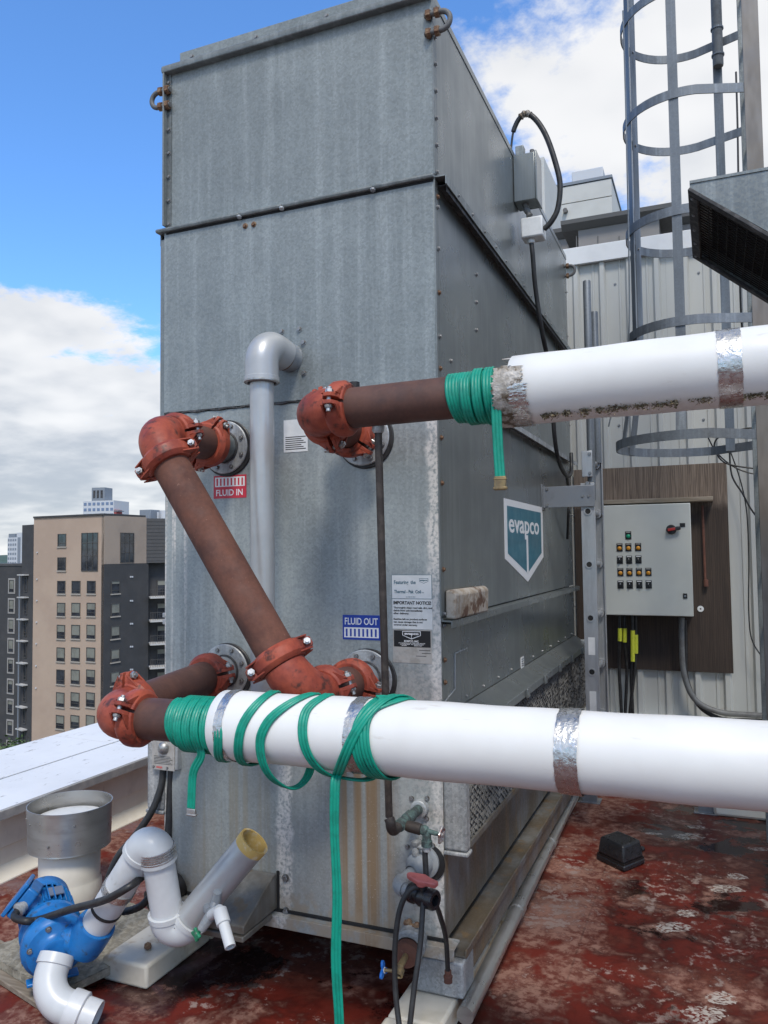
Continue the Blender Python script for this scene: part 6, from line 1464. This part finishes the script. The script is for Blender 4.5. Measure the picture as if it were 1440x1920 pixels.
    for (y0, y1) in ((1089, 1113), (1131, 1155), (1173, 1197), (1216, 1240), (1258, 1283), (1300, 1325), (1342, 1367)): put2(208, 224, y0, y1, blind=rnd.choice((.2, .75, .4)), sill='sill_stone')
    for py in (1083, 1128, 1171, 1214, 1257, 1300):
        for dx in (0, 3.2):
            d = ray(243+dx, py); den = d.x*n2.x+d.y*n2.y; kk = ((A-CAM).x*n2.x+(A-CAM).y*n2.y)/den; q = CAM+d*kk; MB().obox(q, u2*.17, n2*.16, V((0, 0, .2))).build('wall_vent', 'far_white', t, smooth=0)
    # balcony bay beyond
    E_ = at(330, 1043, D=108); E_.z = 0; u3 = (E_-Cp).normalized(); n3 = V((u3.y, -u3.x, 0)); n3 = n3 if n3.dot(CAM-Cp) > 0 else -n3
    zc = zat(972, 280, 107)
    wall_prism(Cp+u3*.05, E_, n3, 10, zb+.02, zc).build('wall', 'charcoal_siding', t, label='charcoal clapboard top floor')
    for k in range(12): MB().obox(V((Cp.x, Cp.y, zb+.3+k*.48))+u3*.06, u3*((E_-Cp).length-.1), n3*.04, V((0, 0, .05))).build('clapboard', 'charcoal_siding', t, smooth=0)
    wall_prism(Cp+u3*.45-n3*1.6, E_-n3*1.6, n3, 8, -34, zb).build('recess_wall', 'charcoal', t)
    for k, py in enumerate((1122, 1166, 1209, 1253, 1297, 1340)):
        z = zat(py, 290, 106); o = V((Cp.x, Cp.y, z))+u3*.45-n3*1.59
        s = MB().obox(o, u3*5.5, n3*2.6, V((0, 0, .22))).build('balcony', 'concrete_slab', t, smooth=0)
        m = MB()
        for i in range(19): m.obox(o+u3*(.05+i*.3)+n3*2.5+V((0, 0, .22)), u3*.03, n3*.03, V((0, 0, 1.0)))
        m.obox(o+n3*2.48+V((0, 0, 1.22)), u3*5.5, n3*.06, V((0, 0, .06))); m.build('railing', 'win_frame', s, smooth=0)
        window(t, o+u3*1.2+n3*.01+V((0, 0, .25)), u3, n3, 1.6, 2.1, .3, sill=None)
    # rooftop boxes
    q = at(277, 972, D=110); z = zc; MB().box((q.x-.6, q.y-1, z), (q.x+1.3, q.y+1, z+1.3)).build('roof_unit', 'far_grey', t, bevel=.05)
    q = at(303, 972, D=110); MB().cyl((q.x-.8, q.y, z), (q.x-.8, q.y, z+1.0), .5, 14).build('roof_unit', 'far_white', t); MB().cyl((q.x+.5, q.y, z), (q.x+.5, q.y, z+1.2), .6, 14).build('roof_unit', 'far_white', t)
    # parapet stub at the left of the tower with pale landing slabs
    Bl = at(41, 1043, D=108); Bl.z = 0; B0 = V((B.x, B.y, 0)); u4 = (B0-Bl).normalized(); n4 = V((u4.y, -u4.x, 0)); n4 = n4 if n4.dot(CAM-Bl) > 0 else -n4
    wall_prism(Bl, B0-u4*.05, n4, 8, -34, zat(984, 50, 107)).build('stair_wall', 'charcoal', t)
    for py in (1079, 1121, 1162, 1202, 1243, 1283, 1324, 1365):
        z = zat(py, 52, 107); MB().obox(V((Bl.x, Bl.y, z))+u4*.1, u4*1.9, n4*.7, V((0, 0, .16))).build('landing', 'concrete_slab', t, smooth=0)
        window(t, V((Bl.x, Bl.y, z-2.2))+u4*.9, u4, n4, .75, 2.0, .0, sill=None)
    MB().obox(V((Bl.x, Bl.y, -34))+u4*.6+n4*.55, u4*.12, n4*.12, V((0, 0, zat(1079, 52, 107)+34))).build('drain_pipe', 'far_grey', t)
tan_tower()
def dark_block():
    a, b = hdir(-60, 118, 43, 112); u = (b-a).normalized(); n = V((u.y, -u.x, 0)); n = n if n.dot(CAM-a) > 0 else -n
    t = empty('apartment_block', V((b.x, b.y, -34)), 'charcoal apartment block with pale window surrounds at the far left', 'building')
    z = zat(1061, 20, 113); wall_prism(a, b, n, 14, -34, z).build('wall', 'charcoal', t)
    MB().prism([V((a.x, a.y, z))+n*.1, V((b.x, b.y, z))+n*.1, V((b.x, b.y, z))-n*14, V((a.x, a.y, z))-n*14], (0, 0, .3)).build('roof', 'charcoal_siding', t)
    L = (b-a).length; rnd = random.Random(5)
    for py in (1086, 1123, 1160, 1197, 1234, 1272, 1309, 1347, 1385):
        for px in (18.5, -12):
            d = ray(px, 1043); den = d.x*n.x+d.y*n.y; k = ((b-CAM).x*n.x+(b-CAM).y*n.y)/den; q = CAM+d*k; zz = zat(py+24, px, k)
            window(t, V((q.x, q.y, zz)), u, n, 1.05, 1.75, rnd.choice((.3, .6, .75)), sill=None, trim='trim_light')
dark_block()
def far_tower(px0, px1, py, D, label, kind):
    a, b = hdir(px0, D, px1, D*.99); u = (b-a).normalized(); n = V((u.y, -u.x, 0)); n = n if n.dot(CAM-a) > 0 else -n
    t = empty('high_rise', V((a.x, a.y, -34)), label, 'building'); z = zat(py, (px0+px1)/2, D); L = (b-a).length
    wall_prism(a, b, n, L*.8, -34, z).build('wall', 'far_white', t)
    nf = 12 if kind == 0 else 14; fh = 3.0
    for i in range(nf):
        zz = z-2.4-i*fh
        nc = 7 if kind == 0 else 4
        for k in range(nc):
            s = L*(k+.2)/nc; MB().obox(V((a.x, a.y, zz))+u*s, u*(L/nc*.62), n*.12, V((0, 0, 1.5))).build('window', 'far_blue' if kind == 0 else 'far_grey', t, smooth=0)
    if kind == 0:
        q = V((a.x, a.y, z))+u*L*.28; wall_prism(q, q+u*L*.42, n, L*.4, z, z+7).build('penthouse', 'far_grey', t)
        for i in range(3): MB().obox(q+V((0, 0, 1.5))+u*(L*.05+L*.12*i), u*L*.07, n*.15, V((0, 0, 4))).build('penthouse_window', 'glass_dark', t, smooth=0)
        MB().obox(V((b.x, b.y, z-14))+u*.02, u*L*.08, n*-L*.3, V((0, 0, 9))).build('red_bay', 'far_red', t, smooth=0)
        for i in range(4): MB().obox(V((b.x, b.y, z-14+i*2.7))+u*.02+n*.2, u*L*.15, n*-L*.3, V((0, 0, .5))).build('slab', 'far_grey', t, smooth=0)
    else:
        wall_prism(V((b.x, b.y, 0))+u*.02, V((b.x, b.y, 0))+u*L*.55, n, L*.6, -34, z+3).build('wing', 'far_white', t)
        MB().obox(V((b.x, b.y, z-60))+u*L*.12, u*L*.3, n*.2, V((0, 0, 60))).build('glass_strip', 'far_grey', t, smooth=0)
        MB().obox(V((a.x, a.y, z))+u*L*.1, u*L*.7, n*-L*.4, V((0, 0, 2.5))).build('penthouse', 'far_grey', t, smooth=0)
far_tower(155, 213, 939, 420, 'pale high rise with blue window bands showing above the tan tower roof', 0)
far_tower(14, 31, 1008, 520, 'pale slim high rise on the skyline at the far left', 1)

# trees beyond the parapet, at street level
def tree(p, H, Rc, label, seed):
    rnd = random.Random(seed); t = empty('tree', p, label, 'tree', 'street trees beyond the parapet')
    m = MB(); m.tube([p, p+V((.2, .1, H*.4)), p+V((.1, 0, H*.75))], [.35, .25, .12], 8)
    for k in range(6):
        a = rnd.uniform(0, 6.28); m.tube([p+V((.15, .1, H*.45)), p+V((math.cos(a)*Rc*.6, math.sin(a)*Rc*.6, H*(.6+.2*rnd.random())))], [.15, .05], 6)
    m.build('trunk', 'bark', t)
    m = MB(); cl = []
    for _ in range(60):
        d = V((rnd.gauss(0, 1), rnd.gauss(0, 1), rnd.gauss(0, 1))).normalized()*rnd.uniform(.45, 1.0); cl.append(p+V((d.x*Rc, d.y*Rc, H*.68+d.z*H*.32)))
    for c_ in cl:
        for _ in range(130):
            q = c_+V((rnd.gauss(0, .5), rnd.gauss(0, .5), rnd.gauss(0, .4))); s = rnd.uniform(.10, .22)
            a1 = V((rnd.uniform(-1, 1), rnd.uniform(-1, 1), rnd.uniform(-.6, .6))).normalized(); b1 = a1.orthogonal().normalized()
            m.add([q+a1*s, q+b1*s*.6, q-a1*s, q-b1*s*.6], [[0, 1, 2, 3]])
    m.build('crown', 'leaf', t, smooth=0)
for i, (px, D, top, lab) in enumerate(((12, 72, 1383, 'dark green street tree at the far left edge beyond the parapet'), (52, 78, 1379, 'street tree crown between the far left tree and the tan tower'), (82, 84, 1400, 'street tree at the foot of the tan tower'), (-30, 80, 1390, 'street tree just outside the left edge'))):
    if px < 0: continue
    q = at(px, top, D=D); tree(V((q.x, q.y, -34)), q.z+34, 4.5, lab, 30+i)

# rooftop volumes beyond the ribbed wall
def upper_roof():
    Y = 8.0
    t = empty('stepped_parapet', (2, Y, 0), 'stepped grey parapet with dark metal caps beyond the ribbed wall', 'parapet')
    def blk(x0, x1, ytop, capdx=.25, D=Y, mat='parapet_grey', hc=.16):
        a, b = at(x0, ytop, Y=D), at(x1, ytop, Y=D); z = a.z
        MB().box((a.x, D, 0), (b.x, D+.5, z)).build('wall', mat, t)
        MB().prism([(a.x-capdx, D-.11, z+.06), (a.x-capdx, D-.02, z+.0), (a.x-capdx, D+.6, z+.0), (a.x-capdx, D+.6, z+.12), (a.x-capdx, D-.12, z+.11)], (b.x-a.x+2*capdx, 0, 0)).build('cap', 'coping_brown', t, smooth=0)
        return a, b, z
    blk(1000, 1072, 457, .1); blk(1084, 1236, 432, .2, D=Y-.6); blk(1262, 1620, 424, .12, D=Y)
    for k in range(4):
        a = at(1080+k*40, 440, Y=Y-.6); MB().box((a.x, Y-.612, a.z-.9), (a.x+.012, Y-.601, a.z-.02)).build('joint', 'coping_brown', t, smooth=0)
    p = empty('penthouse', (1, 14, 0), 'pale panelled rooftop penthouse with a boxy unit on its roof', 'building')
    a, b, c = at(1012, 360, Y=14), at(1146, 333, Y=14), at(1160, 340, Y=15.5)
    z = b.z; nz = 9
    zb = at(1060, 470, Y=14).z-2
    for k in range(nz):
        h = (z-zb)/nz; MB().box((a.x-3, 14, zb+k*h), (b.x, 14.05, zb+(k+1)*h-.02)).build('cladding_board', 'penthouse', p, smooth=0)
    MB().box((a.x-3, 14.05, zb), (b.x, 18.2, z-.01)).build('body', 'penthouse', p)
    MB().box((a.x-3.02, 13.98, z), (b.x+.02, 18.22, z+.06)).build('roof_edge', 'far_grey', p)
    q0, q1 = at(1072, 335, Y=15), at(1130, 311, Y=15)
    MB().box((q0.x, 15, z+.25), (q1.x, 17, q1.z)).build('roof_unit', 'far_white', p, bevel=.02); MB().box((q0.x+.1, 15.1, z+.1), (q1.x-.1, 16.9, z+.25)).build('unit_base', 'coping_brown', p)
    a, b = at(1006, 297, Y=10), at(1034, 350, Y=10)
    MB().box((a.x-1.2, 10, 0), (at(1020, 300, Y=10).x, 11.6, a.z)).build('stair_tower', 'penthouse', label='pale narrow rooftop block peeping out right of the tower side box', cat='building')
    q = at(1060, 392, Y=13.95); MB().cyl((q.x, 13.9, q.z-.04), (q.x, 14, q.z-.04), .05, 8).build('scupper', 'coping_brown', p)
upper_roof()
